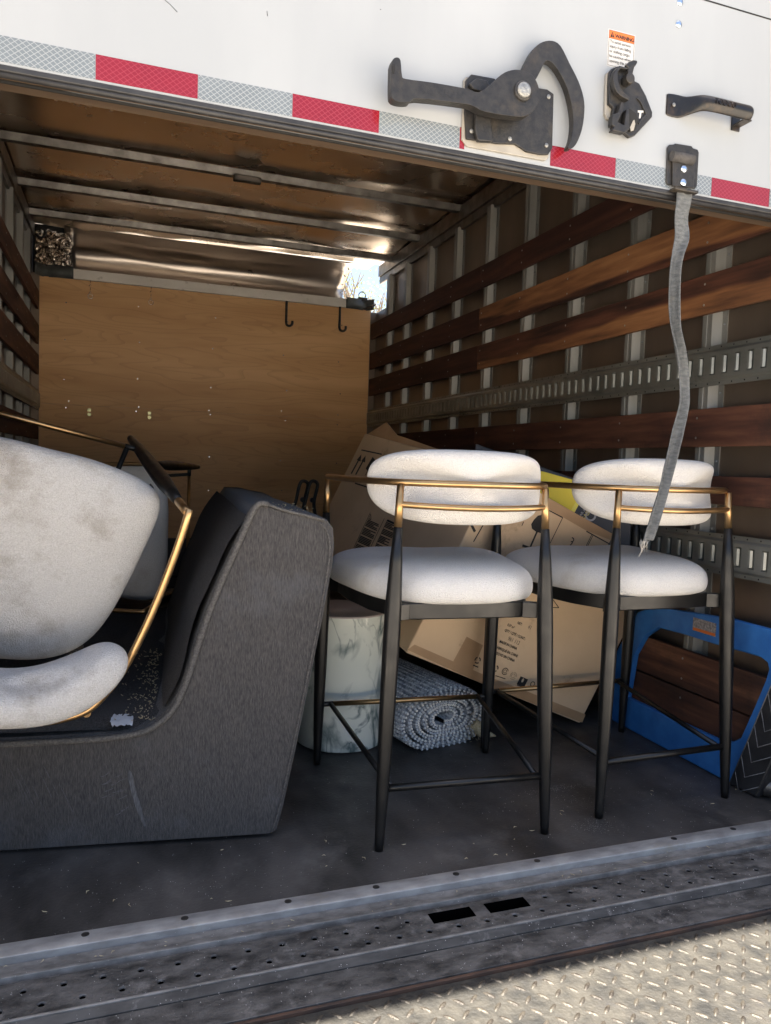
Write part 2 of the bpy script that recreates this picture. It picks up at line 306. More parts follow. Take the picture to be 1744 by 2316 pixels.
# threshold strip and its bolts: profile in (y,z) pushed along x
def bar(prof, m, name, x0=XL - .3, x1=XR + .3, bevel=0):
    b = MB(); b.prism([(x0, y, z) for y, z in prof], (x1 - x0, 0, 0)); return tp(b, name, m, bevel=bevel)
st = bar([(-.2045, -.02), (-.2045, .004), (-.232, .006), (-.244, .001), (-.247, -.02)], M['strip'], 'threshold_strip', bevel=.0015)
for i in range(11):
    x = -.56 + i * .2 + random.uniform(-.012, .012)
    if 1.0 < x < 1.1: continue
    o = MB().disc((x, -.221, .0052), (0, .07, 1), .0075, .0012, 14).build('bolt', M['wornblack'], st)
bar([(-.2475, -.02), (-.2475, -.012), (-.262, -.013), (-.283, -.010), (-.290, -.004), (-.297, -.004), (-.300, -.02)], M['sill'], 'gutter_channel', bevel=.001)
bar([(-.3005, -.03), (-.3005, -.013), (-.309, -.013), (-.312, -.006), (-.3135, -.03)], M['blacksill'], 'inner_lip', bevel=.001)
# perforated step with real holes and two hand slots
def perforated():
    b = MB(); y0, y1 = -.4045, -.314; zt = -.006; n = 12
    x0, pitch = -.95, .0325; slots = [(.515, .612), (.645, .742)]; ys0, ys1 = -.3625, -.327
    ym = (y0 + y1) / 2
    cells = int((XR + .3 - x0) / pitch)
    def ring(cx, cy, xa, xb, ya, yb):
        out = [];
        for j in range(n):
            t = 2 * math.pi * (j + .5) / n; c, s_ = math.cos(t), math.sin(t); k = 1 / max(abs(c), abs(s_)); out.append((c * k, s_ * k))
        O = [(cx + (xb - cx) * u if u > 0 else cx + (cx - xa) * u, cy + (yb - cy) * v if v > 0 else cy + (cy - ya) * v, zt) for u, v in out]
        # snap to corners
        R1 = [(cx + .0074 * math.cos(2 * math.pi * (j + .5) / n), cy + .0068 * math.sin(2 * math.pi * (j + .5) / n), zt + .0016) for j in range(n)]
        R2 = [(cx + .0056 * math.cos(2 * math.pi * (j + .5) / n), cy + .0052 * math.sin(2 * math.pi * (j + .5) / n), zt) for j in range(n)]
        R3 = [(p[0], p[1], zt - .012) for p in R2]
        vs = O + R1 + R2 + R3; fs = []
        for r in range(3):
            for j in range(n): fs.append((r * n + j, r * n + (j + 1) % n, (r + 1) * n + (j + 1) % n, (r + 1) * n + j))
        b.add(vs, fs)
        # corner fill
        for sx, sy in ((1, 1), (-1, 1), (-1, -1), (1, -1)):
            C_ = (xb if sx > 0 else xa, yb if sy > 0 else ya, zt)
            best = sorted(range(n), key=lambda j: (O[j][0] - C_[0]) ** 2 + (O[j][1] - C_[1]) ** 2)[:2]
            b.add([O[best[0]], O[best[1]], C_], [(0, 1, 2)])
    def plain(xa, xb, ya, yb):
        b.add([(xa, ya, zt), (xb, ya, zt), (xb, yb, zt), (xa, yb, zt)], [(0, 1, 2, 3)])
    for i in range(cells):
        xa = x0 + i * pitch; xb = xa + pitch; cx = (xa + xb) / 2
        inslot = .49 < cx < .765
        if i % 2 == 0: ring(cx, -.3845, xa, xb, y0, -.3675)
        else: plain(xa, xb, y0, -.3675)
        if not inslot:
            if i % 2 == 1: ring(cx, -.342, xa, xb, -.3675, y1)
            else: plain(xa, xb, -.3675, y1)
        last = xb
    # slot zone
    zone = [x0 + i * pitch for i in range(cells + 1) if .49 < x0 + (i + .5) * pitch < .765 or .49 < x0 + (i - .5) * pitch < .765]
    za, zb = min(zone), max(zone)
    plain(za, zb, -.3675, ys0); plain(za, zb, ys1, y1); plain(za, slots[0][0], ys0, ys1); plain(slots[0][1], slots[1][0], ys0, ys1); plain(slots[1][1], zb, ys0, ys1)
    for a, c in slots:
        r = [(a, ys0, zt), (c, ys0, zt), (c, ys1, zt), (a, ys1, zt)]; b.add([(p[0] + (.0012 if p[0] == c else -.0012), p[1] + (.0012 if p[1] == ys1 else -.0012), zt - .0) for p in r] + [(p[0] + (.0012 if p[0] == c else -.0012), p[1] + (.0012 if p[1] == ys1 else -.0012), zt - .004) for p in r], [(0, 1, 5, 4), (1, 2, 6, 5), (2, 3, 7, 6), (3, 0, 4, 7)])
    return b
step = tp(perforated(), 'perforated_step', M['blacksill'])
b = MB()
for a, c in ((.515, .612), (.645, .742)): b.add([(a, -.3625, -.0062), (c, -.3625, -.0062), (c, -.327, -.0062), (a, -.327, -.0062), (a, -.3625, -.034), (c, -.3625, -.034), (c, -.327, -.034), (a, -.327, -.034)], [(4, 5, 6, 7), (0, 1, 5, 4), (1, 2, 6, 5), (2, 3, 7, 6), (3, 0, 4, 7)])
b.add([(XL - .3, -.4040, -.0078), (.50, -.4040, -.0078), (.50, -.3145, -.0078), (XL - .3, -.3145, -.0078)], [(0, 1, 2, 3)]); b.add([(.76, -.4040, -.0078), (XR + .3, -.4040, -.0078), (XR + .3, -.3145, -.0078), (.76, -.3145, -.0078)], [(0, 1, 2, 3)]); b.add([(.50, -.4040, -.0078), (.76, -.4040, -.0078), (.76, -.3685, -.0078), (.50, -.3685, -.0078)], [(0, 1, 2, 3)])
bk = mat('black_void', (.002, .002, .002), rough=.9, spec=0); b.build('slot_shade_sheets', bk, step)  # black sheets close under slots and holes, shade put in as colour
b = MB(); b.box((XL - .3, -.4045, -.075), (XR + .3, -.314, -.037)); tp(b, 'sill_shade_box', M['dark'])  # added dark box below the step so the slots look unlit
bar([(-.4045, -.03), (-.4045, -.0055), (-.409, -.0035), (-.4125, -.0045), (-.4125, -.03)], M['sill'], 'outer_ridge', bevel=.0008)
bar([(-.413, -.03), (-.413, -.0065), (-.4275, -.0155), (-.428, -.03)], mat('scuffed_black_lip', (.018, .018, .018), (.06, .058, .055), 40, .6, 0, (.4, 1, 1), 9, spots=(.14, .135, .13), spot_scale=24, spot_lo=.58, spot_hi=.7), 'ridge_slope', bevel=.0008)
bar([(-.4285, -.05), (-.4285, -.017), (-.500, -.0175), (-.502, -.05)], M['blacksill'], 'hinge_ramp', bevel=.001)
bar([(-.5022, -.05), (-.5022, -.019), (-.509, -.019), (-.511, -.05)], M['rust'], 'rusty_hinge_edge', bevel=.001)
# liftgate platform with raised treads
LG = MB().box((XL - .2, -1.75, -.06), (XR + .25, -.512, -.024)); lg = tp(LG, 'liftgate_platform', M['plate'])
b = MB(); k = 0
x = XL - .1
row = 0
while x < XR + .2:
    y = -.53 - (row % 2) * .0
    c = 0
    while y > -1.0:
        ang = math.radians(40 if (row + c) % 2 else -50) + random.uniform(-.06, .06)
        L_, W_ = .0145, .0048
        dx = V((math.cos(ang), math.sin(ang), 0)); dy = V((-dx.y, dx.x, 0)); o = V((x + random.uniform(-.001, .001), y, -.0245)); vs = []
        for (rr, h) in ((1, 0), (.62, .0022)):
            for q in range(8):
                t = 2 * math.pi * q / 8; vs.append(o + dx * math.cos(t) * L_ * rr + dy * math.sin(t) * W_ * rr + V((0, 0, h)))
        b.add(vs, [(q, (q + 1) % 8, 8 + (q + 1) % 8, 8 + q) for q in range(8)] + [tuple(range(8, 16))], True)
        y -= .031; c += 1
    x += .031; row += 1
tp(b, 'tread_pattern', M['tread'], parent=lg).location = (0, 0, 0)

# outer shell, side walls
def wall(side):
    X = XR + .052 if side > 0 else XL - .052; s = side
    ye = 3.60 if s > 0 else 4.1; b = MB(); b.box((min(X, X + s * .02), -.45, -.35), (max(X, X + s * .02), ye, 2.50))
    if s > 0: b.box((X, 3.6005, -.35), (X + .02, 4.1, 2.09))
    o = tp(b, 'side_wall', M['sheet'])
    b = MB(); b.box((min(X + s * .0205, X + s * .024), -.452, -.36), (max(X + s * .0205, X + s * .024), ye, 2.52))
    if s > 0: b.box((X + .0205, 3.6005, -.36), (X + .024, 4.1, 2.10))
    tp(b, 'outer_skin', M['white'])
    # top rail
    Xf = XR + .022 if s > 0 else XL - .022
    b = MB(); b.box((min(Xf, X), -.15, 2.335), (max(Xf, X), 3.72, 2.415)); tp(b, 'roof_side_rail', M['rib'], bevel=.003)
    b = MB(); b.box((min(Xf + s * .012, X), -.15, 2.285), (max(Xf + s * .012, X), 3.72, 2.334)); tp(b, 'post_header', M['rib'], bevel=.002)
    ys = [.297 + .4064 * k for k in range(-1, 8)] + [3.49]
    for y in ys:
        P = XR + .019 if s > 0 else XL - .019; Wl = X
        prof = [(Wl, y + .032), (Wl - s * .002, y + .032), (Wl - s * .003, y + .012), (P, y), (P, y - .018), (P + s * .003, y - .020), (P, y - .022), (P, y - .042), (Wl - s * .003, y - .054), (Wl - s * .003, y - .076), (Wl, y - .076)]
        b = MB(); b.prism([(a, c, 0.0) for a, c in prof], (0, 0, 2.30)); o = tp(b, 'wall_post', M['alu'])
        if s > 0:
            r = MB()
            for z in [.1 + .11 * q for q in range(20)]:
                r.disc((Wl - s * .003, y - .065, z), (-s, 0, 0), .004, .0015, 8)
            r.build('rivets', M['rivet'], o)['kind'] = 'stuff'
    return ys
wall(1); wall(-1)
# slats
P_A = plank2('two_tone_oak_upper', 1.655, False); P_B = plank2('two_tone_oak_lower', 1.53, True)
zs = [(1.880, 1.996), (1.653, 1.775), (1.453, 1.580), (1.024, 1.148), (.842, .932), (.222, .350), (.07, .216)]
for s in (1, -1):
    for i, (z0, z1) in enumerate(zs):
        F = XR if s > 0 else XL
        cuts = [(1.93, 3.795), (-.15, 1.928)] if s > 0 else [(-.15, 3.795)]
        for j, (ya, yb) in enumerate(cuts):
            if s > 0:
                m = {0: ('wdark', 'wdark'), 1: ('wdark', None), 2: ('wdark', None), 3: ('wdark', 'wred'), 4: ('wred', 'wred'), 5: ('wworn', 'wworn'), 6: ('wworn', 'wworn')}[i][j]
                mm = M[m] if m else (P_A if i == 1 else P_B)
            else: mm = M['wred'] if i < 3 else M['wdark']
            e = .0006 * j
            b = MB(); b.box((min(F + s * e, F + s * .0185), ya, z0 + e), (max(F + s * e, F + s * .0185), yb, z1 - e)); o = tp(b, 'wood_slat', mm, bevel=.0015)
            r = MB()
            for k in range(-1, 9):
                y = .297 + .4064 * k - .02
                if ya < y < yb:
                    for zz in (z0 + .03, z1 - .03): r.disc((F + s * e, y, zz), (-s, 0, 0), .004, .0008, 8)
            if r.v: r.build('screws', M['pin'], o)['kind'] = 'stuff'
# E tracks with slots
def track(zc, s, ya=-.12, yb=3.79):
    F = XR if s > 0 else XL; b = MB(); p = .0508; n = int((yb - ya) / p); X1 = F - s * .010; X2 = F + s * .006
    h, hs, hw = .042, .030, .0115
    d = MB()
    for i in range(n + 1):
        y0 = ya + i * p; y1 = y0 + p; c = y0 + p / 2
        o = [(y0, zc - h), (y1, zc - h), (y1, zc + h), (y0, zc + h)]
        q = [(c - hw, zc - hs), (c + hw, zc - hs), (c + hw, zc + hs), (c - hw, zc + hs)]
        vs = [(X1, a, z) for a, z in o] + [(X1, a, z) for a, z in q] + [(X2 + s * .006, a, z) for a, z in q]
        b.add(vs, [(0, 1, 5, 4), (1, 2, 6, 5), (2, 3, 7, 6), (3, 0, 4, 7), (4, 5, 9, 8), (5, 6, 10, 9), (6, 7, 11, 10), (7, 4, 8, 11)])
        # curled tab on the far side of the slot
        tb = [(X1 + s * .0005, c + hw, 0), (X1 + s * .001, c + hw * .55, 0), (X1 + s * .006, c + hw * .05, 0)]
        for (xa, yA, _), (xb_, yB, _) in zip(tb, tb[1:]):
            b.add([(xa, yA, zc - hs * .86), (xb_, yB, zc - hs * .86), (xb_, yB, zc + hs * .86), (xa, yA, zc + hs * .86)], [(0, 1, 2, 3)])
    b.add([(X2 + s * .0055, ya, zc - h), (X2 + s * .0055, ya + p * (n + 1), zc - h), (X2 + s * .0055, ya + p * (n + 1), zc + h), (X2 + s * .0055, ya, zc + h)], [(0, 1, 2, 3)])
    for sg in (1, -1):
        for (xa, za), (xb_, zb) in zip([(X1, h), (F - s * .003, h + .008), (F - s * .003, .0635), (F + s * .003, .0635)], [(F - s * .003, h + .008), (F - s * .003, .0635), (F + s * .003, .0635)]):
            b.add([(xa, ya, zc + sg * za), (xb_, ya, zc + sg * zb), (xb_, ya + p * (n + 1), zc + sg * zb), (xa, ya + p * (n + 1), zc + sg * za)], [(0, 1, 2, 3)])
        for i in range(n * 1): d.disc((F - s * .0031, ya + i * p, zc + sg * .0565), (-s, 0, 0), .0028, .0003, 6)
    o = tp(b, 'cargo_track', M['track']); dd = d.build('punched_holes', M['dark'], o); dd['kind'] = 'stuff'
track(1.2815, 1); track(.688, 1); track(1.2815, -1)
# back wall
b = MB(); b.box((XL + .002, YB, 1.265), (XR - .004, YB + .018, 2.098)); ply = tp(b, 'plywood_panel', M['ply'])
b = MB(); b.box((XL + .002, YB - .001, .36), (XR - .004, YB + .018, 1.2635)); ply2 = tp(b, 'plywood_panel', M['ply'])
b = MB(); b.box((XL + .002, YB - .006, .0), (XR - .004, YB + .018, .359)); tp(b, 'kick_board', mat('kick_board_paint', (.022, .014, .013), (.04, .026, .022), 6, .5))
sc = MB()
for x in (-.46, 0, .5, 1.02, 1.44):
    for z in (1.95, 1.70, 1.45, 1.29, 1.24, .95, .7): sc.disc((x + random.uniform(-.02, .02), YB - .001, z + random.uniform(-.02, .02)), (0, -1, 0), .0045, .0012, 8)
sc.build('screw_heads', M['rivet'], ply)['kind'] = 'stuff'
b = MB(); b.box((XL - .05, 4.12, -.35), (XR + .05, 4.16, 2.12)); tp(b, 'front_skin', M['white'])
for (px, py) in ((1.02, 2.06), (1.425, 2.06)):   # J hooks
    pts = [(px, YB - .012, 2.10), (px, YB - .014, 2.0), (px, YB - .016, 1.945), (px + .004, YB - .03, 1.925), (px + .02, YB - .045, 1.918), (px + .036, YB - .05, 1.93), (px + .038, YB - .05, 1.955)]
    MB().tube(catmull(pts, 4), .009, 8).build('hook', M['wornblack'], ply)
for px in (-.315, .075):                           # short chains, and bolt pairs
    ch = MB()
    for q in range(4):
        z = 2.085 - q * .024
        if q % 2: ch.tube([(px - .008, YB - .012, z), (px, YB - .012, z + .014), (px + .008, YB - .012, z), (px, YB - .012, z - .014), (px - .008, YB - .012, z)], .0028, 6)
        else: ch.tube([(px, YB - .004, z), (px, YB - .012, z + .014), (px, YB - .02, z), (px, YB - .012, z - .014), (px, YB - .004, z)], .0028, 6)
    ch.tube([(px + .016 * math.cos(a * .63), YB - .008, 1.995 + .016 * math.sin(a * .63)) for a in range(11)], .0025, 6)
    ch.build('chain', M['chrome'], ply)
    bb = MB()
    for z in (1.235, 1.205): bb.disc((px, YB - .001, z), (0, -1, 0), .012, .003, 16); bb.disc((px, YB - .004, z), (0, -1, 0), .006, .004, 8)
    bb.build('anchor_bolts', mat('zinc_bolt', (.50, .50, .30), rough=.35, metal=1) if px < 0 else bpy.data.materials['zinc_bolt'], ply2)
# rail and nose
b = MB(); b.box((-.515, 3.782, 2.1), (1.55, YB + .022, 2.165)); rail = tp(b, 'bulkhead_rail', mat('pale_rail', (.62, .60, .56), (.78, .76, .72), 8, .45, .1, (.4, 1, 1), bump=.05, bscale=50, spots=(.16, .14, .12), spot_scale=9, spot_lo=.6), bevel=.002)
n_ = MB(); prof = [(3.80, 2.165), (3.86, 2.168), (3.93, 2.19), (3.975, 2.23), (3.985, 2.28), (3.96, 2.34), (3.90, 2.385), (3.82, 2.41), (3.72, 2.42)]
pr = catmull([(0, a, c) for a, c in prof], 4); XA, XB = -.48, 1.475; NX = 30
vs = []
for i, q in enumerate(pr):
    for k in range(NX + 1):
        t = k / NX; x1 = XB + .055 * (i / (len(pr) - 1)); x_ = XA + (x1 - XA) * t
        wv = .004 * noise.noise((x_ * 3, i * .3, 0)); vs.append((x_, q.y + wv, q.z + wv))
n_.add(vs, [(i * (NX + 1) + k, i * (NX + 1) + k + 1, (i + 1) * (NX + 1) + k + 1, (i + 1) * (NX + 1) + k) for i in range(len(pr) - 1) for k in range(NX)], True)
nc = tp(n_, 'nose_sheet', M['nose'])
so_ = nc.modifiers.new('t', 'SOLIDIFY'); so_.thickness = .003
rv = MB()
for i in range(2, len(pr) - 3, 4): q = pr[i]; rv.disc((XB + .055 * (i / len(pr)) - .012, q.y - .004, q.z), (0, -1, 0), .006, .003, 8, .002)
rv.build('rivets', M['rivet'], nc)['kind'] = 'stuff'
# corner brackets (curved) left and right
def bracket(sgn):
    b = MB(); pts = []
    if sgn > 0: cx = [(1.47, 3.783), (1.56, 3.79), (1.63, 3.81), (1.68, 3.75)]
    else: cx = [(-.42, 3.783), (-.52, 3.79), (-.60, 3.81), (-.65, 3.74)]
    c = catmull([(a, q, 0) for a, q in cx], 5)
    vs = [(p.x, p.y - .006, 2.095) for p in c] + [(p.x, p.y - .006, 2.175) for p in c]; n = len(c)
    b.add(vs, [(i, i + 1, n + i + 1, n + i) for i in range(n - 1)], True)
    o = tp(b, 'corner_bracket', mat('grey_primer', (.075, .085, .085), (.13, .14, .14), 14, .5, .4) if sgn > 0 else bpy.data.materials['grey_primer'])
    so_ = o.modifiers.new('t', 'SOLIDIFY'); so_.thickness = .006
    r = MB()
    for a in (1.485, 1.515) if sgn > 0 else (-.435, -.465):
        for z in (2.115, 2.155): r.disc((a, 3.778, z), (0, -1, 0), .005, .002, 8, .002)
    r.build('rivets', M['rivet'], o)['kind'] = 'stuff'
bracket(1); bracket(-1)
# crumpled foil in the left corner
f = MB(); n = 34; vs = []
for i in range(n):
    for j in range(n):
        u = i / (n - 1); v = j / (n - 1); x = -.655 + .22 * u; z = 2.16 + .24 * v
        e = min(1, 4 * min(1 - u, v + .1, 1.1 - v))
        d = noise.turbulence(V((u * 4, v * 4, 3.1)), 4, True) * .09
        vs.append((x + .02 * noise.noise((u * 7, v * 7, 1)), 3.83 - d * e, z + .02 * noise.noise((u * 7, v * 7, 5))))
f.add(vs, [(i * n + j, i * n + j + 1, (i + 1) * n + j + 1, (i + 1) * n + j) for i in range(n - 1) for j in range(n - 1)])
tp(f, 'crumpled_foil_patch', M['foil'])
b = MB(); b.box((XL - .05, 3.90, 2.12), (XL + .15, 3.95, 2.46)); tp(b, 'corner_filler', M['dark'])
b = MB(); b.box((XL - .051, 3.816, 0), (XL + .02, 3.83, 2.12)); tp(b, 'corner_filler', M['sheet'])  # added sheet, blocks sky light leaking through the open left corner
b = MB(); b.box((XR - .02, 3.816, 0), (XR + .051, 3.83, 2.09)); tp(b, 'corner_filler', M['sheet'])  # the same added light block in the right corner
cl = MB(); cl.tube([(-.62 + .03 * math.cos(a * .7), 3.77, 2.37 + .03 * math.sin(a * .7)) for a in range(10)], .009, 8); tp(cl, 'hose_clamp', M['dark'])
cr_ = MB(); cr_.tube([(1.60 + .028 * math.cos(a * .7), 3.80, 2.205 + .028 * math.sin(a * .7)) for a in range(10)], .0035, 8); cr_.box((1.57, 3.79, 2.165), (1.64, 3.81, 2.19)); tp(cr_, 'broken_lamp_ring', M['wornblack'])
tw = MB(); tw.add([(1.50, 3.80, 2.105), (1.60, 3.79, 2.10), (1.68, 3.73, 2.12), (1.69, 3.72, 2.14), (1.62, 3.80, 2.118), (1.52, 3.82, 2.112)], [(0, 1, 5), (1, 4, 5), (1, 2, 3, 4)]); tp(tw, 'torn_metal_strip', M['chrome'])
# roof sheet: dented
r_ = MB(); nx, ny = 60, 90; vs = []
for j in range(ny + 1):
    for i in range(nx + 1):
        x = XL - .05 + (XR - XL + .1) * i / nx; y = -.22 + (3.76 + .22) * j / ny
        a = .002 if y < 2.7 else .016 if y < 3.35 else .022
        d = a * noise.fractal(V((x * 1.3, y * 5.5, 0)), 1, 2.0, 3)
        if y > 2.2: d += .012 * math.exp(-((x - 1.5) / .45) ** 2) * math.sin(y * 9)
        vs.append((x, y, 2.43 + d * (1 if y > .2 else 0)))
r_.add(vs, [(j * (nx + 1) + i, j * (nx + 1) + i + 1, (j + 1) * (nx + 1) + i + 1, (j + 1) * (nx + 1) + i) for j in range(ny) for i in range(nx)], True)
tp(r_, 'roof_sheet', M['roofsheet'])
b = MB(); b.box((XL - .075, -.272, 2.50), (XR + .075, 4.16, 2.53)); tp(b, 'roof_skin', M['white'])
b = MB(); b.box((XL - .05, -.232, 2.44), (XR + .05, -.21, 2.499)); tp(b, 'rear_header', M['white'])
for y in (.40, 1.0, 2.295, 2.915, 3.45):
    b = MB(); b.prism([(XL - .03, y - .03, 2.42), (XL - .03, y - .018, 2.385), (XL - .03, y + .018, 2.385), (XL - .03, y + .03, 2.42)], (XR - XL + .06, 0, 0)); o = tp(b, 'roof_rib', M['rib'], bevel=.002)
b = MB(); b.box((.42, 2.245, 2.355), (.56, 2.28, 2.384)); o = tp(b, 'dome_lamp', M['wornblack'], bevel=.004); MB().box((.435, 2.241, 2.360), (.545, 2.245, 2.378)).build('lens', mat('smoked_lens', (.05, .045, .05), rough=.15), o)
# door track hanging at the upper left
b = MB(); b.tube([(XL + .01, -.15, 2.13), (XL + .01, .5, 2.19), (XL + .01, 1.2, 2.20), (XL + .01, 1.85, 2.20)], .014, 8); tp(b, 'door_track', M['wornblack'])

# ---------------------------------------------------------------- roll-up door (a part of the truck), its fittings sub-parts
DY = -.206
b = MB(); b.box((XL - .03, DY, 1.607), (XR + .03, DY + .03, 2.40)); door = tp(b, 'rollup_door', M['white'], bevel=.002)
door_loc = door.location.copy()
def dp(mb, name, m, **k):
    o = mb.build(name, m, door, **k); return o
dp(MB().box((XL - .03, DY - .004, 1.595), (XR + .03, DY + .012, 1.6065)), 'bottom_seal', M['rubber'], bevel=.003)
dp(MB().tube([(XL - .03, DY + .004, 1.592), (XR + .03, DY + .004, 1.592)], .006, 8), 'seal_bead', M['rubber'])
dp(MB().box((XL - .03, DY + .0125, 1.598), (XR + .03, DY + .085, 1.6065)), 'door_bottom_wood', M['grime'], bevel=.002)
dp(MB().tube([(XL - .03, DY + .04, 1.596), (XR + .03, DY + .04, 1.596)], .004, 6), 'grime_groove', M['dark'])
# tape: seven-inch pieces
seg = .1816; xs = []; x = -.154 - 3 * seg
tapes = []
for k in range(12):
    xa = -.154 + (k - 3) * seg; col = 'red' if (k - 3) % 2 == 0 else 'white'
    tapes.append([xa, xa + seg, col])
Xl0 = at(1040, 294, 1, DY).x; Xl1 = at(1245, 340, 1, DY).x; Xr1 = at(1393, 359, 1, DY).x; Xr2 = at(1610, 403, 1, DY).x; Xr3 = at(1741, 429, 1, DY).x
segs = [(a, c, q) for a, c, q in tapes if c < Xl0 + .01] + [(Xl0, Xl0 + .012, 'red'), (Xl1, Xr1, 'red'), (Xr1, Xr1 + (Xr2 - Xr1) * .56, 'white'), (Xr1 + (Xr2 - Xr1) * .72, Xr2, 'white'), (Xr2, Xr3, 'red'), (Xr3, XR + .02, 'white')]
for a, c, q in segs:
    dp(MB().box((a + .0004, DY - .0007, 1.6115), (c - .0004, DY - .0001, 1.656)), 'reflective_tape', M['refred' if q == 'red' else 'refwhite'])
def zpoly(pts, scale, ox, oy, yp): return [at(ox + a / scale, oy + c / scale, 1, yp) for a, c in pts]
def plate(name, pts, y0, th, m, scale=1.9106, ox=872, oy=0, bevel=.002, sm=0):
    P = zpoly(pts, scale, ox, oy, y0 - th)
    if sm: P = catmull(P + [P[0]], sm)[:-1]
    b = MB(); b.prism(P, (0, th, 0)); return dp(b, name, m, bevel=bevel)
# lock: backing pad, black plate, lever, hook, pin
plate('lock_backing', [(338, 345), (350, 330), (700, 400), (716, 420), (706, 680), (690, 694), (352, 632), (330, 600)], DY, .006, M['whitebase'])
plate('lock_plate', [(348, 345), (372, 319), (475, 338), (478, 350), (700, 385), (728, 405), (722, 640), (704, 668), (670, 668), (610, 655), (560, 622), (480, 620), (440, 612), (350, 600), (342, 470)], DY - .0065, .006, M['wornblack'])
plate('lock_lug', [(362, 360), (395, 335), (440, 345), (455, 370), (430, 400), (380, 385)], DY - .013, .012, M['wornblack'], bevel=.003)
plate('lock_dog', [(392, 478), (452, 486), (468, 600), (462, 612), (400, 608), (388, 560)], DY - .013, .012, M['wornblack'], bevel=.003)
plate('lock_hook', [(560, 350), (592, 300), (620, 245), (645, 205), (680, 180), (722, 175), (758, 198), (795, 270), (835, 350), (857, 420), (861, 480), (850, 560), (825, 622), (800, 643), (789, 635), (803, 600), (812, 530), (804, 450), (782, 370), (745, 300), (712, 265), (690, 268), (668, 310), (645, 350), (600, 400)], DY - .016, .018, M['wornblack'], bevel=.005, sm=3)
lever = plate('lock_lever', [(26, 280), (34, 254), (52, 247), (66, 262), (72, 325), (90, 340), (200, 355), (350, 382), (398, 398), (440, 376), (500, 322), (545, 302), (590, 303), (635, 325), (660, 368), (666, 420), (650, 465), (615, 497), (560, 503), (430, 482), (380, 458), (330, 447), (140, 425), (105, 441), (60, 440), (30, 425), (24, 390)], DY - .036, .022, M['wornblack'], bevel=.007, sm=3)
plate('lever_eye', [(30, 285), (35, 275), (41, 280), (42, 305), (37, 318), (31, 312)], DY - .0585, .0012, M['dark'], bevel=0)
c = at(872 + 590 / 1.9106, 397 / 1.9106, 1, DY - .055)
dp(MB().disc((c.x, DY - .058, c.z), (0, -1, 0), .0205, .004, 28, .002), 'pivot_washer', M['wornblack'])
dp(MB().disc((c.x, DY - .062, c.z), (0, -1, 0), .0155, .004, 28, .003), 'pivot_pin', M['pin'])
dp(MB().disc((c.x, DY - .036, c.z), (0, 1, 0), .02, .024, 28), 'pivot_shaft', M['wornblack'])
tl = at(872 + 330 / 1.9106, 392 / 1.9106, 1, DY - .059); tl2 = at(872 + 215 / 1.9106, 373 / 1.9106, 1, DY - .059)
dirx = (tl2 - tl).normalized()
text_mesh('embossed_letters', 'TODCO', .024, M['wornblack'], door, V((tl.x, DY - .0565, tl.z)), dirx, dirx.cross(V((0, -1, 0))) * -1, 0, ext=.0018)
for q in ((705, 418), (372, 567), (537, 600), (695, 628)):
    c = at(872 + q[0] / 1.9106, q[1] / 1.9106, 1, DY - .013); dp(MB().disc((c.x, DY - .0127, c.z), (0, -1, 0), .0048, .0015, 14, .001), 'rivet', M['pin'])
K = dict(scale=4.124, ox=1340, oy=40)
# small latch
plate('latch_backing', [(128, 560), (135, 515), (165, 490), (230, 500), (230, 940), (170, 955), (140, 945), (118, 900)], DY, .008, M['whitebase'], **K)
plate('latch_plate', [(165, 500), (185, 470), (240, 448), (310, 460), (400, 590), (440, 610), (500, 720), (562, 880), (560, 925), (400, 1098), (350, 1117), (300, 1075), (185, 1050), (178, 960), (196, 835), (158, 800), (158, 640)], DY - .0085, .010, M['wornblack'], bevel=.0025, **K)
plate('latch_raised_rim', [(415, 750), (440, 735), (465, 760), (525, 880), (520, 910), (440, 990), (425, 980), (500, 895), (450, 785), (432, 765)], DY - .019, .003, M['wornblack'], bevel=.001, **K)
plate('latch_cam', [(205, 640), (192, 560), (205, 500), (232, 462), (255, 445), (335, 465), (332, 480), (265, 470), (240, 510), (240, 580), (260, 640), (300, 700), (352, 745), (345, 768), (290, 745), (235, 700)], DY - .019, .014, M['wornblack'], bevel=.0025, **K)
plate('latch_thumb_lever', [(310, 440), (345, 408), (385, 390), (422, 396), (424, 420), (395, 460), (384, 505), (378, 540), (330, 520), (338, 470)], DY - .022, .008, M['wornblack'], bevel=.003, **K)
plate('latch_catch', [(205, 1010), (180, 1000), (190, 900), (245, 880), (268, 790), (285, 782), (296, 800), (290, 870), (240, 970), (300, 1000), (320, 850), (345, 850), (350, 1040), (300, 1075), (185, 1050)], DY - .019, .016, M['wornblack'], bevel=.0025, **K)
plate('latch_inner', [(300, 880), (350, 845), (410, 890), (430, 960), (400, 1050), (350, 1060)], DY - .019, .004, M['dark'], bevel=.001, **K)
plate('latch_wear_mark', [(380, 960), (392, 950), (400, 990), (385, 1050), (360, 1060), (352, 1020)], DY - .0232, .0008, M['whitebase'], bevel=0, **K)
plate('letter_slot', [(424, 864), (478, 866), (476, 885), (458, 884), (448, 940), (434, 938), (440, 884), (424, 884)], DY - .0187, .0006, M['whiteprint'], bevel=0, **K)
c = at(1340 + 360 / 4.124, 40 + 560 / 4.124, 1, DY - .04); dp(MB().disc((c.x, DY - .019, c.z), (0, -1, 0), .0115, .02, 24, .001), 'latch_button', M['wornblack'], bevel=.001)
for q in ((215, 690), (305, 900)):
    c = at(1340 + q[0] / 4.124, 40 + q[1] / 4.124, 1, DY - .02); dp(MB().disc((c.x, DY - .0187, c.z), (0, -1, 0), .004, .0017, 12, .001), 'rivet', M['pin'])
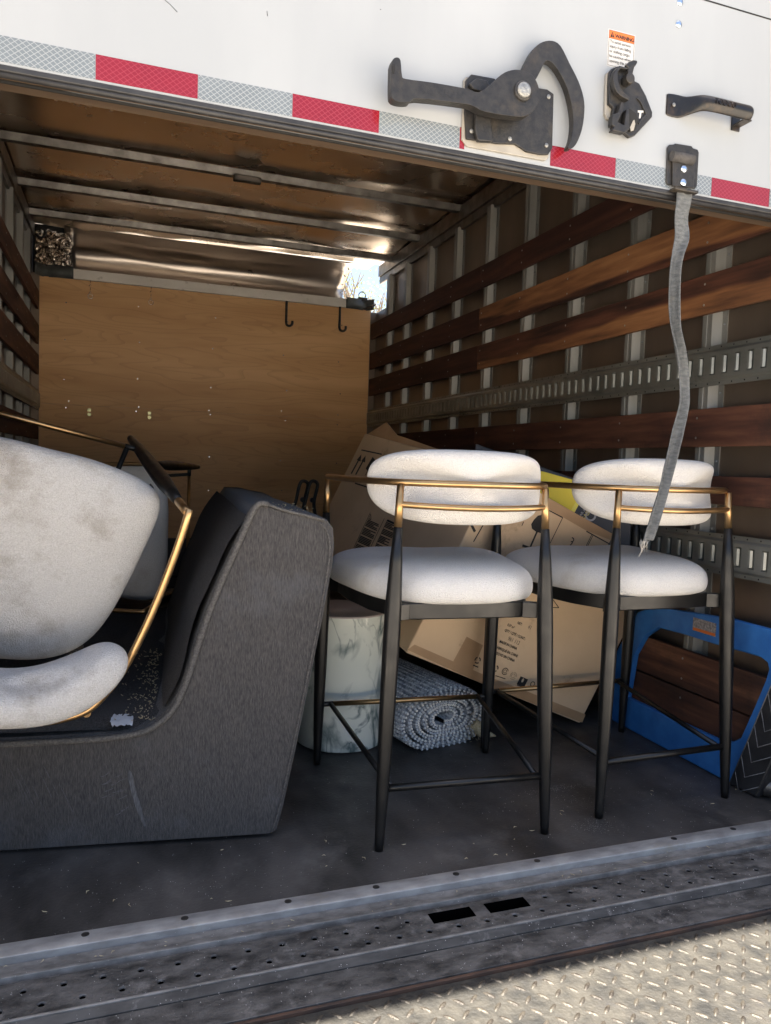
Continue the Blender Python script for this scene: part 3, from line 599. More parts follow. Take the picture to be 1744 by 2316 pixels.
# pull handle
A0 = at(1340 + 745 / 4.124, 40 + 805 / 4.124, 1, DY); A1 = at(1340 + 1330 / 4.124, 40 + 975 / 4.124, 1, DY)
hz = (A0.z + A1.z) / 2 + .000
def handle():
    b = MB(); xs0 = A0.x; L_ = A1.x - A0.x
    secs = [(-.020, 0, .026, 0), (.018, 0, .028, 0), (.03, .006, .022, .002), (.044, .028, .020, .006), (.055, .038, .019, .010), (.075, .040, .019, .012), (.5 * L_ + .01, .041, .019, .012), (L_ - .03, .040, .019, .012), (L_ - .012, .040, .019, .012), (L_ + .006, .040, .0195, .012)]
    n = 9; vs = []
    for (dx, h, hw, cur) in secs:
        for j in range(n):
            t = -1 + 2 * j / (n - 1); vs.append((xs0 + dx, DY - .003 - h - cur * (1 - t * t), hz + hw * t + .012 * (dx < .05)*0))
    b.add(vs, [(i * n + j, i * n + j + 1, (i + 1) * n + j + 1, (i + 1) * n + j) for i in range(len(secs) - 1) for j in range(n - 1)], True)
    return b
hm = mat('handle_dusty_black', (.013, .013, .014), (.024, .023, .022), 10, .3, .3, spots=(.11, .07, .04), spot_scale=7, spot_lo=.48, spot_hi=.72)
h = dp(handle(), 'pull_handle', hm); q = h.modifiers.new('t', 'SOLIDIFY'); q.thickness = .003; q = h.modifiers.new('s', 'SUBSURF'); q.levels = q.render_levels = 1
dp(MB().box((A1.x - .013, DY - .004, hz - .026), (A1.x + .013, DY - .0005, hz + .016)).box((A1.x - .012, DY - .042, hz - .017), (A1.x + .012, DY - .004, hz - .013)), 'handle_foot', hm, bevel=.0015)
dp(MB().disc((A0.x, DY - .0055, hz), (0, -1, 0), .0045, .0015, 12, .001), 'rivet', M['pin'])
text_mesh('embossed_letters', 'TODCO', .017, hm, door, V((A0.x + .075, DY - .0568, hz - .004)), (1, 0, 0), (0, 0, 1), 0, ext=.001)
# strap plate, roller, rivets, clamp
plate('strap_plate', [(700, 1210), (720, 1182), (765, 1180), (775, 1170), (930, 1195), (940, 1215), (985, 1228), (996, 1255), (978, 1570), (960, 1595), (745, 1562), (700, 1555), (690, 1530)], DY - .001, .004, M['wornblack'], **K)
plate('strap_backplate', [(750, 1335), (955, 1345), (950, 1590), (750, 1570)], DY - .0055, .005, M['wornblack'], **K)
ra = at(1340 + 752 / 4.124, 40 + 1290 / 4.124, 1, DY - .018); rb = at(1340 + 955 / 4.124, 40 + 1310 / 4.124, 1, DY - .018); zr = (ra.z + rb.z) / 2
dp(MB().tube([(ra.x, DY - .0125, zr), (rb.x, DY - .0125, zr)], .0115, 16), 'folded_webbing', M['bwebbing'])
for q in ((860, 1405), (855, 1535)):
    c = at(1340 + q[0] / 4.124, 40 + q[1] / 4.124, 1, DY - .013); dp(MB().disc((c.x, DY - .0107, c.z), (0, -1, 0), .0095, .001, 20, .0035), 'dome_rivet', M['rivet'])
q0 = at(1340 + 752 / 4.124, 40 + 1600 / 4.124, 1, DY - .02); q1 = at(1340 + 972 / 4.124, 40 + 1618 / 4.124, 1, DY - .02); zc_ = (q0.z + q1.z) / 2
dp(MB().box((q0.x, DY - .028, zc_ - .005), (q1.x, DY - .006, zc_ + .002)), 'strap_clamp', M['wornblack'], bevel=.002)
for (px, py) in ((1535, 55), (1538, 5)):
    c = at(px, py, 1, DY); dp(MB().disc((c.x, DY, c.z), (0, -1, 0), .009, .001, 20, .0035), 'dome_rivet', M['rivet'])
# upper panel joint
a_, b_ = at(1610, 0, 1, DY), at(1744, 40, 1, DY)
dp(MB().box((XL, DY - .0006, 2.058), (XR, DY + .001, 2.0615)), 'panel_joint', M['dark'])
# warning label
def lab(px, py): return at(px, py, 1, DY)
l0 = lab(1378, 67); l1 = lab(1438, 80); l2 = lab(1376, 137); LW = .069; LH = (l0.z - l2.z) + .010; Lx = l0.x
dp(MB().box((Lx - .002, DY - .0004, l0.z - LH - .002), (Lx + LW + .002, DY - .0001, l0.z + .002)), 'warning_label', M['whiteprint'])
dp(MB().box((Lx, DY - .0007, l0.z - .0175), (Lx + LW, DY - .0004, l0.z)), 'label_header', M['orange'])
bo = MB(); z0 = l0.z; z1 = l0.z - LH
for a, c in (((Lx, z1), (Lx + .0007, z0)), ((Lx + LW - .0007, z1), (Lx + LW, z0)), ((Lx, z1), (Lx + LW, z1 + .0007)), ((Lx, z0 - .0007), (Lx + LW, z0)), ((Lx, z0 - .0182), (Lx + LW, z0 - .0175))):
    bo.box((a[0], DY - .0010, a[1]), (c[0], DY - .0008, c[1]))
bo.prism([(Lx + .003, DY - .0012, z0 - .0152), (Lx + .0145, DY - .0012, z0 - .0152), (Lx + .0087, DY - .0012, z0 - .003)], (0, .0003, 0))
dp(bo, 'label_lines', M['ink'])
dp(MB().box((Lx + .0082, DY - .0016, z0 - .0118), (Lx + .0092, DY - .0013, z0 - .0065)).box((Lx + .0082, DY - .0016, z0 - .0140), (Lx + .0092, DY - .0013, z0 - .0128)), 'exclamation_mark', M['orange'])
text_mesh('label_text', 'WARNING', .0112, M['ink'], door, (Lx + .016, DY - .0008, z0 - .0142), (1, 0, 0), (0, 0, 1), .0003, bold=.0004, spacing=.92)
for i, t in enumerate(('To avoid serious', 'injury from falling', 'or shifting cargo,', 'be cautious when', 'opening this door.')):
    text_mesh('label_text', t, .0092, M['ink'], door, (Lx + .003, DY - .0008, z0 - .0275 - i * .0105), (1, 0, 0), (0, 0, 1), .0003, spacing=.92)
# hanging strap: a twisted folded ribbon
pts = [(1549, 437, 0), (1547, 458, 0), (1542, 490, 0), (1541, 535, 0), (1530, 575, 0), (1525, 610, 0), (1523, 655, 0), (1522, 700, 0), (1523, 745, 0), (1529, 790, 0), (1536, 835, 0), (1540, 875, 0), (1540, 915, 0), (1530, 970, 0), (1521, 1010, 0), (1507, 1064, 0), (1490, 1121, 0), (1471, 1180, 0), (1461, 1222, 0)]
wid = [.0215, .0215, .022, .0175, .0125, .011, .0105, .0105, .0085, .0085, .0115, .0125, .011, .0115, .0105, .0115, .0110, .0115, .0150]
ys = [DY - .016, DY - .016] + [DY - .012 + .001 * i for i in range(17)]
ctr = []; 
b = MB(); vs = []; fine = []
C3 = catmull([at(a, c, 1, y) for (a, c, _), y in zip(pts, ys)], 6)
def lerp_list(L, t): i = min(int(t), len(L) - 2); f = t - i; return L[i] * (1 - f) + L[i + 1] * f
tw_ = [p[2] for p in pts]; n = len(C3); m_ = 9
for i, c in enumerate(C3):
    t = i / (n - 1) * (len(pts) - 1); wd = lerp_list(wid, t); ang = lerp_list([0, 0, .1, -.1, -.3, -.45, -.5, -.45, -.3, .1, .4, .3, 0, -.3, -.35, -.2, .1, .25, .3], t)
    full = .0205; fold = max(0, full - wd) * 1.9
    for j in range(m_):
        u = -1 + 2 * j / (m_ - 1); x = u * wd; yv = -fold * (abs(u)) ** 1.5 * (1 if u > 0 else .5) + .0015 * math.sin(u * 5 + i * .3)
        vs.append(c + V((x * math.cos(ang) - yv * math.sin(ang), x * math.sin(ang) + yv * math.cos(ang), 0)))
b.add(vs, [(i * m_ + j, i * m_ + j + 1, (i + 1) * m_ + j + 1, (i + 1) * m_ + j) for i in range(n - 1) for j in range(m_ - 1)], True)
strap = dp(b, 'pull_strap', M['foam']); q = strap.modifiers.new('t', 'SOLIDIFY'); q.thickness = .0022
fr = MB()
for i in range(14):
    e = C3[-1] + V((random.uniform(-.014, .012), 0, random.uniform(-.002, .004))); fr.tube([e, e + V((random.uniform(-.008, .004), 0, -.008)), e + V((random.uniform(-.014, .006), random.uniform(-.004, .004), -.018 - random.random() * .012))], .0005, 4)
fr.tube([C3[-1], C3[-1] + V((-.008, 0, -.02)), C3[-1] + V((-.018, 0, -.04))], .0009, 5)
dp(fr, 'frayed_threads', M['dust'])

# ================================================================ STOOLS
def pillow(outline, rings, sub=2):
    """outline: list of (a,b); rings: (inset, height); returns MB in (a,b,h)"""
    b = MB(); n = len(outline); cx = sum(p[0] for p in outline) / n; cy = sum(p[1] for p in outline) / n; vs = []
    for ins, h in rings:
        for p in outline:
            d = math.hypot(p[0] - cx, p[1] - cy); k = max(0, (d - ins)) / d; vs.append((cx + (p[0] - cx) * k, cy + (p[1] - cy) * k, h))
    m = len(rings); fs = [(i * n + j, i * n + (j + 1) % n, (i + 1) * n + (j + 1) % n, (i + 1) * n + j) for i in range(m - 1) for j in range(n)]
    vs.append((cx, cy, rings[0][1])); fs += [((j + 1) % n, j, len(vs) - 1) for j in range(n)]
    vs.append((cx, cy, rings[-1][1])); fs += [((m - 1) * n + j, (m - 1) * n + (j + 1) % n, len(vs) - 1) for j in range(n)]
    b.add(vs, fs, True); return b
def make_stool(label):
    r = empty('counter_stool', (0, 0, 0), label, 'stool', 'matching white cushioned stools with brass arm rails')
    for sx, sy in ((-1, -1), (1, -1), (-1, 1), (1, 1)):
        f0 = V((sx * (.22 if sy < 0 else .28), sy * .27, 0)); f1 = V((sx * (.190 if sy < 0 else .277), sy * .243, .885))
        P = lambda z: f0 + (f1 - f0) * (z / .885)
        zz = [(0, .0105), (.02, .0115), (.15, .0155), (.35, .0195), (.52, .0208), (.6, .020), (.7, .0155), (.783, .0105)]
        leg = MB().tube([P(z) for z, _ in zz], [q for _, q in zz], 20).build('leg', M['black'], r)
        MB().tube([P(.783), P(.885)], [.0103, .0088], 16).build('brass_upper_post', M['gold'], leg)
    h = [(.277, .25, .885), (.277, .235, .8895), (.275, .16, .89), (.268, .06, .89), (.256, -.04, .89), (.238, -.13, .89), (.215, -.19, .89), (.188, -.232, .89), (.14, -.258, .89), (.07, -.275, .89), (0, -.281, .89)]
    path = [(-x, y, z) for x, y, z in h][:-1] + h[::-1]
    MB().tube(catmull(path, 4), .0085, 14).build('arm_rail', M['gold'], r)
    MB().tube(catmull([(-.192, -.243, .838), (-.15, -.262, .836), (-.08, -.278, .834), (0, -.284, .833), (.08, -.278, .834), (.15, -.262, .836), (.192, -.243, .838)], 4), .0078, 12).build('back_bar', M['gold'], r)
    # seat
    half = [(0, -.250), (.08, -.246), (.15, -.226), (.205, -.180), (.237, -.105), (.257, -.01), (.272, .09), (.283, .165), (.279, .212), (.25, .244), (.17, .262), (.08, .272)]
    out = half + [(0, .268)] + [(-x, y) for x, y in half[:0:-1]]
    sp = pillow(out, [(.075, .588), (.03, .586), (.006, .594), (0, .618), (.004, .643), (.020, .662), (.052, .677), (.11, .689), (.18, .695)])
    sp.build('seat_cushion', M['fabric'], r, sub=2)
    fo = [(0, -.225), (.155, -.222), (.165, -.215), (.222, -.09), (.245, .05), (.25, .18), (.22, .222), (.12, .245)]
    fo = fo + [(0, .25)] + [(-x, y) for x, y in fo[:0:-1]]
    MB().prism([(x, y, .552) for x, y in fo], (0, 0, .042)).build('seat_frame', M['black'], r, bevel=.004)
    for s in (1, -1):
        MB().obox((s * .150, -.2262, .553), (s * .050, -.018, 0), (s * .010, .018, 0), (0, 0, .040)).build('frame_bracket', M['black'], r, bevel=.002)
        MB().obox((s * .246, .17, .553), (s * .022, .045, 0), (s * -.012, .02, 0), (0, 0, .040)).build('frame_bracket', M['black'], r, bevel=.002)
    # backrest cushion, bent round the back
    o2 = []
    for i in range(28):
        t = 2 * math.pi * i / 28; c, s = math.cos(t), math.sin(t); e = 2 / 3.0 if s > 0 else 2 / 2.3
        a = math.copysign(abs(c) ** (2 / 2.9), c); o2.append((a * .305, math.copysign(abs(s) ** e, s) * (.088 if s > 0 else .102)))
    pb = pillow(o2, [(.07, 0.004), (.028, .000), (.006, .012), (0, .032), (.003, .054), (.018, .070), (.045, .078), (.08, .082)])
    R_ = .272
    for k, v in enumerate(pb.v):
        s_, z, t = v; th = s_ / (R_ - .02); rr = R_ - t; pb.v[k] = V((rr * math.sin(th), .005 - rr * math.cos(th) + .0, .888 + z - .12 * (0)))
    pb.build('back_cushion', M['fabric'], r, sub=2)
    # footrests
    zf = .19; fl_ = V((-.2785, .265, zf)); frr = V((.2785, .265, zf))
    rr = .0078
    ft = MB().tube([(-.235, .265, zf), (.235, .265, zf)], rr, 12).build('brass_footrest', M['gold'], r)
    MB().tube([fl_, (-.235, .265, zf)], rr + .0006, 12).tube([(.235, .265, zf), frr], rr + .0006, 12).build('footrest_end', M['black'], ft)
    MB().tube([(-.214, -.264, .15), (.214, -.264, .15)], .0092, 12).build('rear_stretcher', M['black'], r)
    for s in (1, -1): MB().tube([(s * .243, .265, zf), (s * .192, -.264, .15)], .0075, 10).build('side_stretcher', M['black'], r)
    return r
def copy_tree(o, parent=None):
    c = o.copy(); COL.objects.link(c); c.parent = parent
    for ch in [q for q in bpy.data.objects if q.parent == o]: copy_tree(ch, c)
    return c
st1 = make_stool('upright white counter stool with brass rail, standing in front of the marble drum table')
st1.location = (.737, .189, 0); st1.rotation_euler = (0, 0, math.radians(-4.4))
st2 = copy_tree(st1); st2['label'] = 'upright white counter stool with brass rail, behind the hanging strap, before the blue frame'
st2.location = (1.338, .2145, 0); st2.rotation_euler = (0, 0, math.radians(1.5))
st3 = copy_tree(st1); st3['label'] = 'counter stool tipped on its back on the sofa, large white seat facing the camera'
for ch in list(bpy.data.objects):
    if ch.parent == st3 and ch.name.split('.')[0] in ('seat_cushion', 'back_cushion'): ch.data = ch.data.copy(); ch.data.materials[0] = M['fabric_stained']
st3.matrix_world = Matrix(((.9592, .247, .1373, -.4103), (.1742, -.1344, -.9755, .8136), (-.2225, .9596, -.172, .7904), (0, 0, 0, 1)))
st4 = copy_tree(st1); st4['label'] = 'counter stool lying on its side deep on the sofa, mostly hidden behind another tipped stool'
c4 = at(335, 1050, 1, 1.22); f4 = at(437, 1057, 1, 1.22 + .83); zl = (c4 - f4).normalized()
xl = -V((0, 0, 1)); xl = (xl - zl * xl.dot(zl)).normalized(); yl = zl.cross(xl)
R4 = Matrix((xl, yl, zl)).transposed(); t4 = c4 - R4 @ V((-.277, .25, .885))
STOOL4 = Matrix.Translation(t4) @ R4.to_4x4()
st4.matrix_world = STOOL4

# ================================================================ SOFA
so_root = empty('sofa', (-.1, .5, 0), 'charcoal grey fabric sofa with a high sloping back and tipped stools on its seat', 'sofa')
d_ = V((.617, -.086, 0)).normalized(); P0 = V((.261, .064, 0)); dep = V((.07, .997, 0)) * 1.5
prof = [(-.006, .012), (.010, .02), (.027, .075), (.054, .215), (.082, .375), (.112, .55), (.131, .68), (.135, .735), (.131, .772), (.115, .792), (.06, .802), (.006, .812), (-.03, .824), (-.052, .824), (-.068, .80), (-.097, .73), (-.126, .66), (-.156, .581), (-.182, .50), (-.204, .422), (-.222, .37), (-.245, .325), (-.28, .293), (-.333, .272), (-.48, .262), (-.95, .256), (-.95, .012)]
def sp(u, z, k=0.0, off=0.0): return P0 + d_ * u + V((0, 0, z)) + dep * k
def sofa_body():
    b = MB(); near = [sp(u, z) for u, z in prof]; n = len(prof); ks = [0, .008, .02, .04, .1, .25, .4, .55, .7, .85, 1]
    rings = []
    cu, cz = -.35, .2
    for k in ks:
        ring = []
        for (u, z) in prof:
            ins = {0: .005, .008: .001}.get(k, 0); uu = u; zz = z
            if ins:  # soften the near edge
                d = math.hypot(u + .12, z - .3); 
                if z > .02: uu = u - ins * (u + .12) / d * 1.0; zz = z - ins * (z - .3) / d * .8
            bul = .012 * math.sin(math.pi * min(1, max(0, (z - .3) / .5))) * (1 if u < 0 else .6)
            sag = .012 * noise.noise((u * 4, k * 5, z * 4))
            ring.append(sp(uu + (sag if k > .05 else 0) - (bul * .6 if (u < 0 and k > .03) else 0), zz - (.03 * min(1, k * 8) if (z > .74 and u < .0) else 0) * .4, k))
        rings.append(ring)
    vs = [p for r in rings for p in r]
    b.add(vs, [(i * n + j, i * n + (j + 1) % n, (i + 1) * n + (j + 1) % n, (i + 1) * n + j) for i in range(len(ks) - 1) for j in range(n)], True)
    b.add(rings[0], [tuple(range(n))]); b.add(rings[-1], [tuple(range(n))])
    return b
so_root.location = (0, 0, 0)
body = sofa_body().build('sofa_body', M['sofa'], so_root)
# dark inner upholstery panels lying on the body's inner faces
inner = [(-.060, .800), (-.100, .728), (-.160, .578), (-.210, .418), (-.228, .368), (-.250, .325)]
b = MB(); vs = []; ks = [.035, .12, .3, .5, .7, .85, .98]
for k in ks:
    for u, z in catmull([(u, z, 0) for u, z in inner], 4) and [(p.x, p.y) for p in catmull([(u, z, 0) for u, z in inner], 4)]:
        bul = .03 * math.sin(math.pi * min(1, (z - .3) / .52)) ** .5 * min(1, (k - .02) * 14) if z > .3 else 0
        vs.append(sp(u - .012 - bul + .012 * noise.noise((u * 9, k * 7, z * 6)), z - .004, k))
m_ = len(vs) // len(ks)
b.add(vs, [(i * m_ + j, i * m_ + j + 1, (i + 1) * m_ + j + 1, (i + 1) * m_ + j) for i in range(len(ks) - 1) for j in range(m_ - 1)], True)
b.build('back_cushion', M['sofadark'], so_root)
b = MB(); vs = []; us = [-.275, -.30, -.36, -.45, -.6, -.75, -.93]
for k in (.03, .06, .2, .4, .6, .8, .98):
    for u in us: vs.append(sp(u, (.292 if u > -.29 else .285) + .010 * noise.noise((u * 8, k * 9, 0)) + (-.012 if k < .04 else .006), k))
b.add(vs, [(i * 7 + j, i * 7 + j + 1, (i + 1) * 7 + j + 1, (i + 1) * 7 + j) for i in range(6) for j in range(6)], True)
b.build('seat_cushion', M['sofadark'], so_root)
edge = [(u, z) for u, z in prof if z > .25 and u < .0]
MB().tube(catmull([sp(u, z + .003, -.002) for u, z in edge], 3), .0075, 8).build('piping', M['piping'], so_root)
MB().tube(catmull([sp(u - .002, z - .001, .025) for u, z in edge], 3), .006, 8).build('piping', M['piping'], so_root)
outer = [(.010, .02), (.027, .075), (.054, .215), (.082, .375), (.112, .55), (.131, .68), (.134, .73), (.126, .768), (.106, .789)]
MB().tube(catmull([sp(u - .012, z - .004, -.0012) for u, z in outer], 3), .0025, 6).build('seam', M['piping'], so_root)
MB().tube(catmull([sp(u, z + .002, -.001) for u, z in [(.106, .789), (.06, .800), (.006, .812), (-.03, .824), (-.055, .822)]], 3), .004, 6).build('piping', M['piping'], so_root)
for u, k in ((-.12, .04), (-.85, .04)): MB().disc(sp(u, 0.0, k), (0, 0, 1), .022, .0135, 14).build('foot', M['rubber'], so_root)
# torn tissue on the sofa
def scrap(name, c, sx, sy, label):
    b = MB(); n = 12; vs = []
    for i in range(n):
        for j in range(n):
            u, v = i / (n - 1) - .5, j / (n - 1) - .5; q = 1 - .5 * max(abs(u), abs(v)) * abs(noise.noise((u * 5, v * 5, c[0] * 9)))
            vs.append((c[0] + u * sx * q * (1 - .5 * abs(v)), c[1] + v * sy * q, c[2] + .006 + .012 * abs(noise.noise((u * 6, v * 6, 2)))))
    b.add(vs, [(i * n + j, i * n + j + 1, (i + 1) * n + j + 1, (i + 1) * n + j) for i in range(n - 1) for j in range(n - 1)], True)
    return tag(b.build(name, M['paper']), label, 'scrap', 'white scraps on the sofa seat')
p = at(276, 1633, 2, .285); scrap('tissue_scrap', (p.x, p.y, .283), .06, .09, 'torn white tissue scrap on the black sofa seat beside its grey piping')
p = at(70, 1525, 2, .29); scrap('tissue_scrap', (p.x, p.y, .285), .09, .12, 'torn white tissue scrap on the sofa, under the tipped stool, above its backrest')

# ================================================================ DRUM TABLE
dr = empty('drum_table', (.609, .68, 0), 'round white marble drum side table on the floor behind the left upright stool', 'side table')
def lathe(prof, n=64):
    b = MB(); vs = [(r * math.cos(2 * math.pi * j / n), r * math.sin(2 * math.pi * j / n), z) for r, z in prof for j in range(n)]
    m = len(prof); b.add(vs, [(i * n + j, i * n + (j + 1) % n, (i + 1) * n + (j + 1) % n, (i + 1) * n + j) for i in range(m - 1) for j in range(n)], True); return b
R0 = .152
lathe([(0, .004), (R0 - .004, .004), (R0, .008), (R0, .4405)], 72).build('drum_body', M['marble'], dr)
tm = M['marble'].copy(); tm.name = 'grey_brown_marble'
lathe([(R0 - .0, .441), (R0 + .0005, .4425), (R0 - .0015, .446), (0, .446)], 72).build('table_top', mat('dull_marble_top', (.36, .31, .30), (.46, .41, .39), 4, .3, detail=8, spots=(.12, .09, .09), spot_scale=5, spot_lo=.58), dr)

# ================================================================ RUG ROLL
rg = empty('rolled_rug', (.92, .52, 0), 'rolled grey and white braided rug on the floor under the big cardboard carton', 'rug')
def spiral(k0, n=260, turns=5.3):
    pts = []
    for i in range(n):
        t = i / (n - 1); a = -2 * math.pi * turns * t + .2 ; rr = .105 - .086 * t
        x = rr * 1.78 * math.cos(a); z = rr * 1.04 * math.sin(a) - .002 * (1 - t)
        # flattened where it sits
        z = max(z, -.098 + .017 * t * turns * .9 )
        pts.append((x, z))
    return pts
spn = spiral(0); axis = V((-.22, .975, 0)); side = V((.975, .22, 0)); O = V((0, 0, .101))
tail = [(.165 - .012 * i, -.078 - .0025 * i) for i in range(6)]
def rp(x, z, k): return O + side * x + V((0, 0, z)) + axis * k
th = .0068
b = MB(); ks = [0, .3, .6, .9]; nn = len(spn); NV = []
def off(i, o):
    x, z = spn[i]; x2, z2 = spn[min(i + 1, nn - 1)]; x1, z1 = spn[max(i - 1, 0)]; t = V((x2 - x1, z2 - z1, 0)).normalized(); return (x - t.y * o, z + t.x * o)
vs = []
for k in ks:
    for o in (-th, th):
        for i in range(nn): q = off(i, o); vs.append(rp(q[0], q[1], k))
fs = []
for a in range(len(ks) - 1):
    for s in (0, 1):
        for i in range(nn - 1):
            A_ = (a * 2 + s) * nn + i; B_ = ((a + 1) * 2 + s) * nn + i; fs.append((A_, A_ + 1, B_ + 1, B_))
for i in range(nn - 1): fs.append((i, i + 1, nn + i + 1, nn + i))
b.add(vs, fs, True); b.build('rug_body', M['rugtop'], rg)
bd = MB(); bd2 = MB()
def bead(mb, c, r, e=1.0):
    vs = []; n = 6
    for q, rr in ((-.75, .66), (0, 1), (.75, .66)):
        for j in range(n): t = 2 * math.pi * j / n; vs.append(c + side * math.cos(t) * rr * r + V((0, 0, math.sin(t) * rr * r)) + axis * q * r * e)
    vs += [c - axis * r * e, c + axis * r * e]
    fs = [(a * n + j, a * n + (j + 1) % n, (a + 1) * n + (j + 1) % n, (a + 1) * n + j) for a in range(2) for j in range(n)] + [((j + 1) % n, j, 18) for j in range(n)] + [(12 + j, 12 + (j + 1) % n, 19) for j in range(n)]
    mb.add(vs, fs, True)
acc = 0
for i in range(nn - 1):
    a = V((*spn[i], 0)); c = V((*spn[i + 1], 0)); acc += (c - a).length
    if acc > .0082:
        acc = 0
        for o, mb in ((-.0042, bd), (.0042, bd2)):
            q = off(i, o); bead(mb, rp(q[0], q[1], -.003 + random.uniform(-.002, .002)), .0048)
# rows of stitches over the outer turn of the roll
turn = [i for i in range(nn) if i < nn / 5.3]
acc = 0; rb_ = MB()
for i in turn:
    if i == 0: continue
    acc += (V((*spn[i], 0)) - V((*spn[i - 1], 0))).length
    if acc > .0095 and spn[i][1] > -.09:
        acc = 0; q = off(i, th)
        q = q if V((q[0], q[1], 0)).length > V((*spn[i], 0)).length else off(i, -th)
        k = .008
        while k < .62:
            bead(rb_, rp(q[0], q[1], k + random.uniform(-.001, .001)), .0048, 1.15); k += .0135
bd.build('edge_braid', mat('cream_wool', (.66, .65, .63), (.80, .79, .76), 60, .95, spec=.1), rg); bd2.build('edge_braid', mat('blue_grey_wool', (.46, .49, .54), (.66, .68, .70), 60, .95, spec=.1), rg); rb_.build('knit_rows', M['rug'], rg)
fz = MB()
for i in range(220):
    c = rp(.128 + random.gauss(0, .018), -.055 + random.gauss(0, .02), -.02 + random.random() * .03); e = V((random.uniform(-1, 1), random.uniform(-1, 1), random.uniform(-1, 1))) * .012
    fz.tube([c, c + e], .0007, 3, False)
fz.tube([rp(.12, -.04, 0), rp(.15, -.07, -.01), rp(.175, -.083, -.02), rp(.20, -.09, -.03)], [.018, .02, .012, .002], 7)
fz.build('frayed_edge', M['debris'], rg)
rg.location = (.925, .52, 0)

# ================================================================ BIG CARTON
A_ = V((1.50, .585, .006)); f_ = CF.copy()
roll = math.radians(26.5); th_ = math.radians(25)
r2 = (CR * math.cos(roll) - CU * math.sin(roll)); bb_ = (CR * math.sin(roll) + CU * math.cos(roll))
ba = (r2 * math.cos(th_) + f_ * math.sin(th_)).normalized(); bc = (-r2 * math.sin(th_) + f_ * math.cos(th_)).normalized(); bb_ = bb_.normalized()
BW, BH, BD = .80, .665, 1.22
# drop so the lowest corner rests on the floor
B_ = A_ - ba * BW
low = min((B_ + ba * i * BW + bc * j * BD + bb_ * k * BH).z for i in (0, 1) for j in (0, 1) for k in (0, 1)); print('carton low', low, B_)
cx = empty('cardboard_carton', (0, 0, 0), 'big tilted brown cardboard carton with MADE IN CHINA print, behind the upright stools', 'box')
MB().obox(B_, ba * BW, bb_ * BH, bc * BD).build('carton_body', M['card'], cx, bevel=.006)
nF = ba.cross(bb_).normalized(); nF = nF if nF.dot(CF) < 0 else -nF
nL = -ba
def fR(px, py): return atp(px, py, B_, nF)
def fL(px, py): return atp(px, py, B_, nL)
def printq(pts, which, name, m, lift=.0012):
    P = [(fR if which == 'R' else fL)(*p) + (nF if which == 'R' else nL) * lift for p in pts]
    return MB().add(P, [tuple(range(len(P)))]).build(name, m, cx)
def stroke(mb, p, q, w, which, lift=.0013):
    f = fR if which == 'R' else fL; n = nF if which == 'R' else nL; a, c = f(*p), f(*q); d = (c - a).normalized(); s = n.cross(d) * w / 2
    mb.add([a + s + n * lift, c + s + n * lift, c - s + n * lift, a - s + n * lift], [(0, 1, 2, 3)])
def textR(body, px, py, size, m=None, bold=.0003): return text_mesh('printed_text', body, size, m or M['ink'], cx, fR(px, py), ba, bb_, .0015, bold=bold, xs=.82)
k2 = 2.975  # photo crop scale for the lower print: origin (900,1330)
def c2(x, y): return (900 + x / k2, 1330 + y / k2)
textR('NET:', *c2(800, 238), .0125); textR('0.58 m³', *c2(733, 252), .0125); textR('QTY / QTÉ / CONT.:', *c2(715, 288), .0130)
textR('961 112', *c2(735, 348), .020, M['pencil'], 0); textR('MADE IN CHINA', *c2(680, 364), .0130); textR('FABRIQUÉ EN CHINE', *c2(655, 402), .0130); textR('HECHO EN CHINA', *c2(648, 440), .0130); textR('41', *c2(870, 270), .020, M['pencil'], 0)
sy = MB()
def circ(mb, c, r, w, n=20, a0=0, a1=360, lift=.0014):
    o = fR(*c); P = []
    for i in range(n + 1):
        t = math.radians(a0 + (a1 - a0) * i / n)
        for rr in (r, r - w): P.append(o + (ba * math.cos(t) + bb_ * math.sin(t)) * rr + nF * lift)
    mb.add(P, [(2 * i, 2 * i + 1, 2 * i + 3, 2 * i + 2) for i in range(n)])
circ(sy, c2(720, 560), .0130, .0026, 20, 20, 340); circ(sy, c2(720, 560), .007, .002)
for c in ((535, 485), (655, 540)):
    for a in (0, 120, 240): circ(sy, c2(*c), .0125, .0045, 5, a, a + 85)
for a in (0, 120, 240): circ(sy, c2(775, 590), .0135, .001, 5, a, a + 100); circ(sy, c2(775, 590), .008, .001, 5, a, a + 100)
circ(sy, c2(905, 645), .010, .003)
for p, q, w_ in (((812, 618), (862, 640), .030),): stroke(sy, c2(*p), c2(*q), w_, 'R')
stroke(sy, c2(505, 518), c2(540, 532), .004, 'R'); stroke(sy, c2(800, 650), c2(840, 664), .004, 'R')
stroke(sy, c2(655, 588), c2(722, 610), .003, 'R')
sy.build('recycling_marks', M['ink'], cx)
o = fR(*c2(838, 620)); ww = MB()
P = [o + (ba * math.cos(t * .5236) * .0045 + bb_ * math.sin(t * .5236) * .008) + nF * .0022 for t in range(12)]; ww.add(P, [tuple(range(12))]); ww.build('mark_window', M['card'], cx)
tri = MB()
for p, q in (((1015, 40), (1082, 132)), ((1082, 132), (990, 128)), ((990, 128), (1015, 40))): stroke(tri, c2(*p), c2(*q), .003, 'R')
tri.build('printed_triangle', M['ink'], cx)
# tapes
printq([c2(112, 380), c2(62, 415), c2(560, 655), c2(560, 595), c2(380, 492), c2(460, 328), c2(560, 385), c2(560, 640), c2(900, 770), c2(905, 735), c2(560, 570)][:2] + [c2(560, 640), c2(560, 575)], 'R', 'parcel_tape', M['tape'], .0007)
printq([c2(372, 492), c2(462, 326), c2(572, 385), c2(500, 560)], 'R', 'parcel_tape', M['tape'], .0010)
printq([c2(560, 575), c2(560, 640), c2(1240, 905), c2(1262, 850)], 'R', 'parcel_tape', M['tape'], .0007)
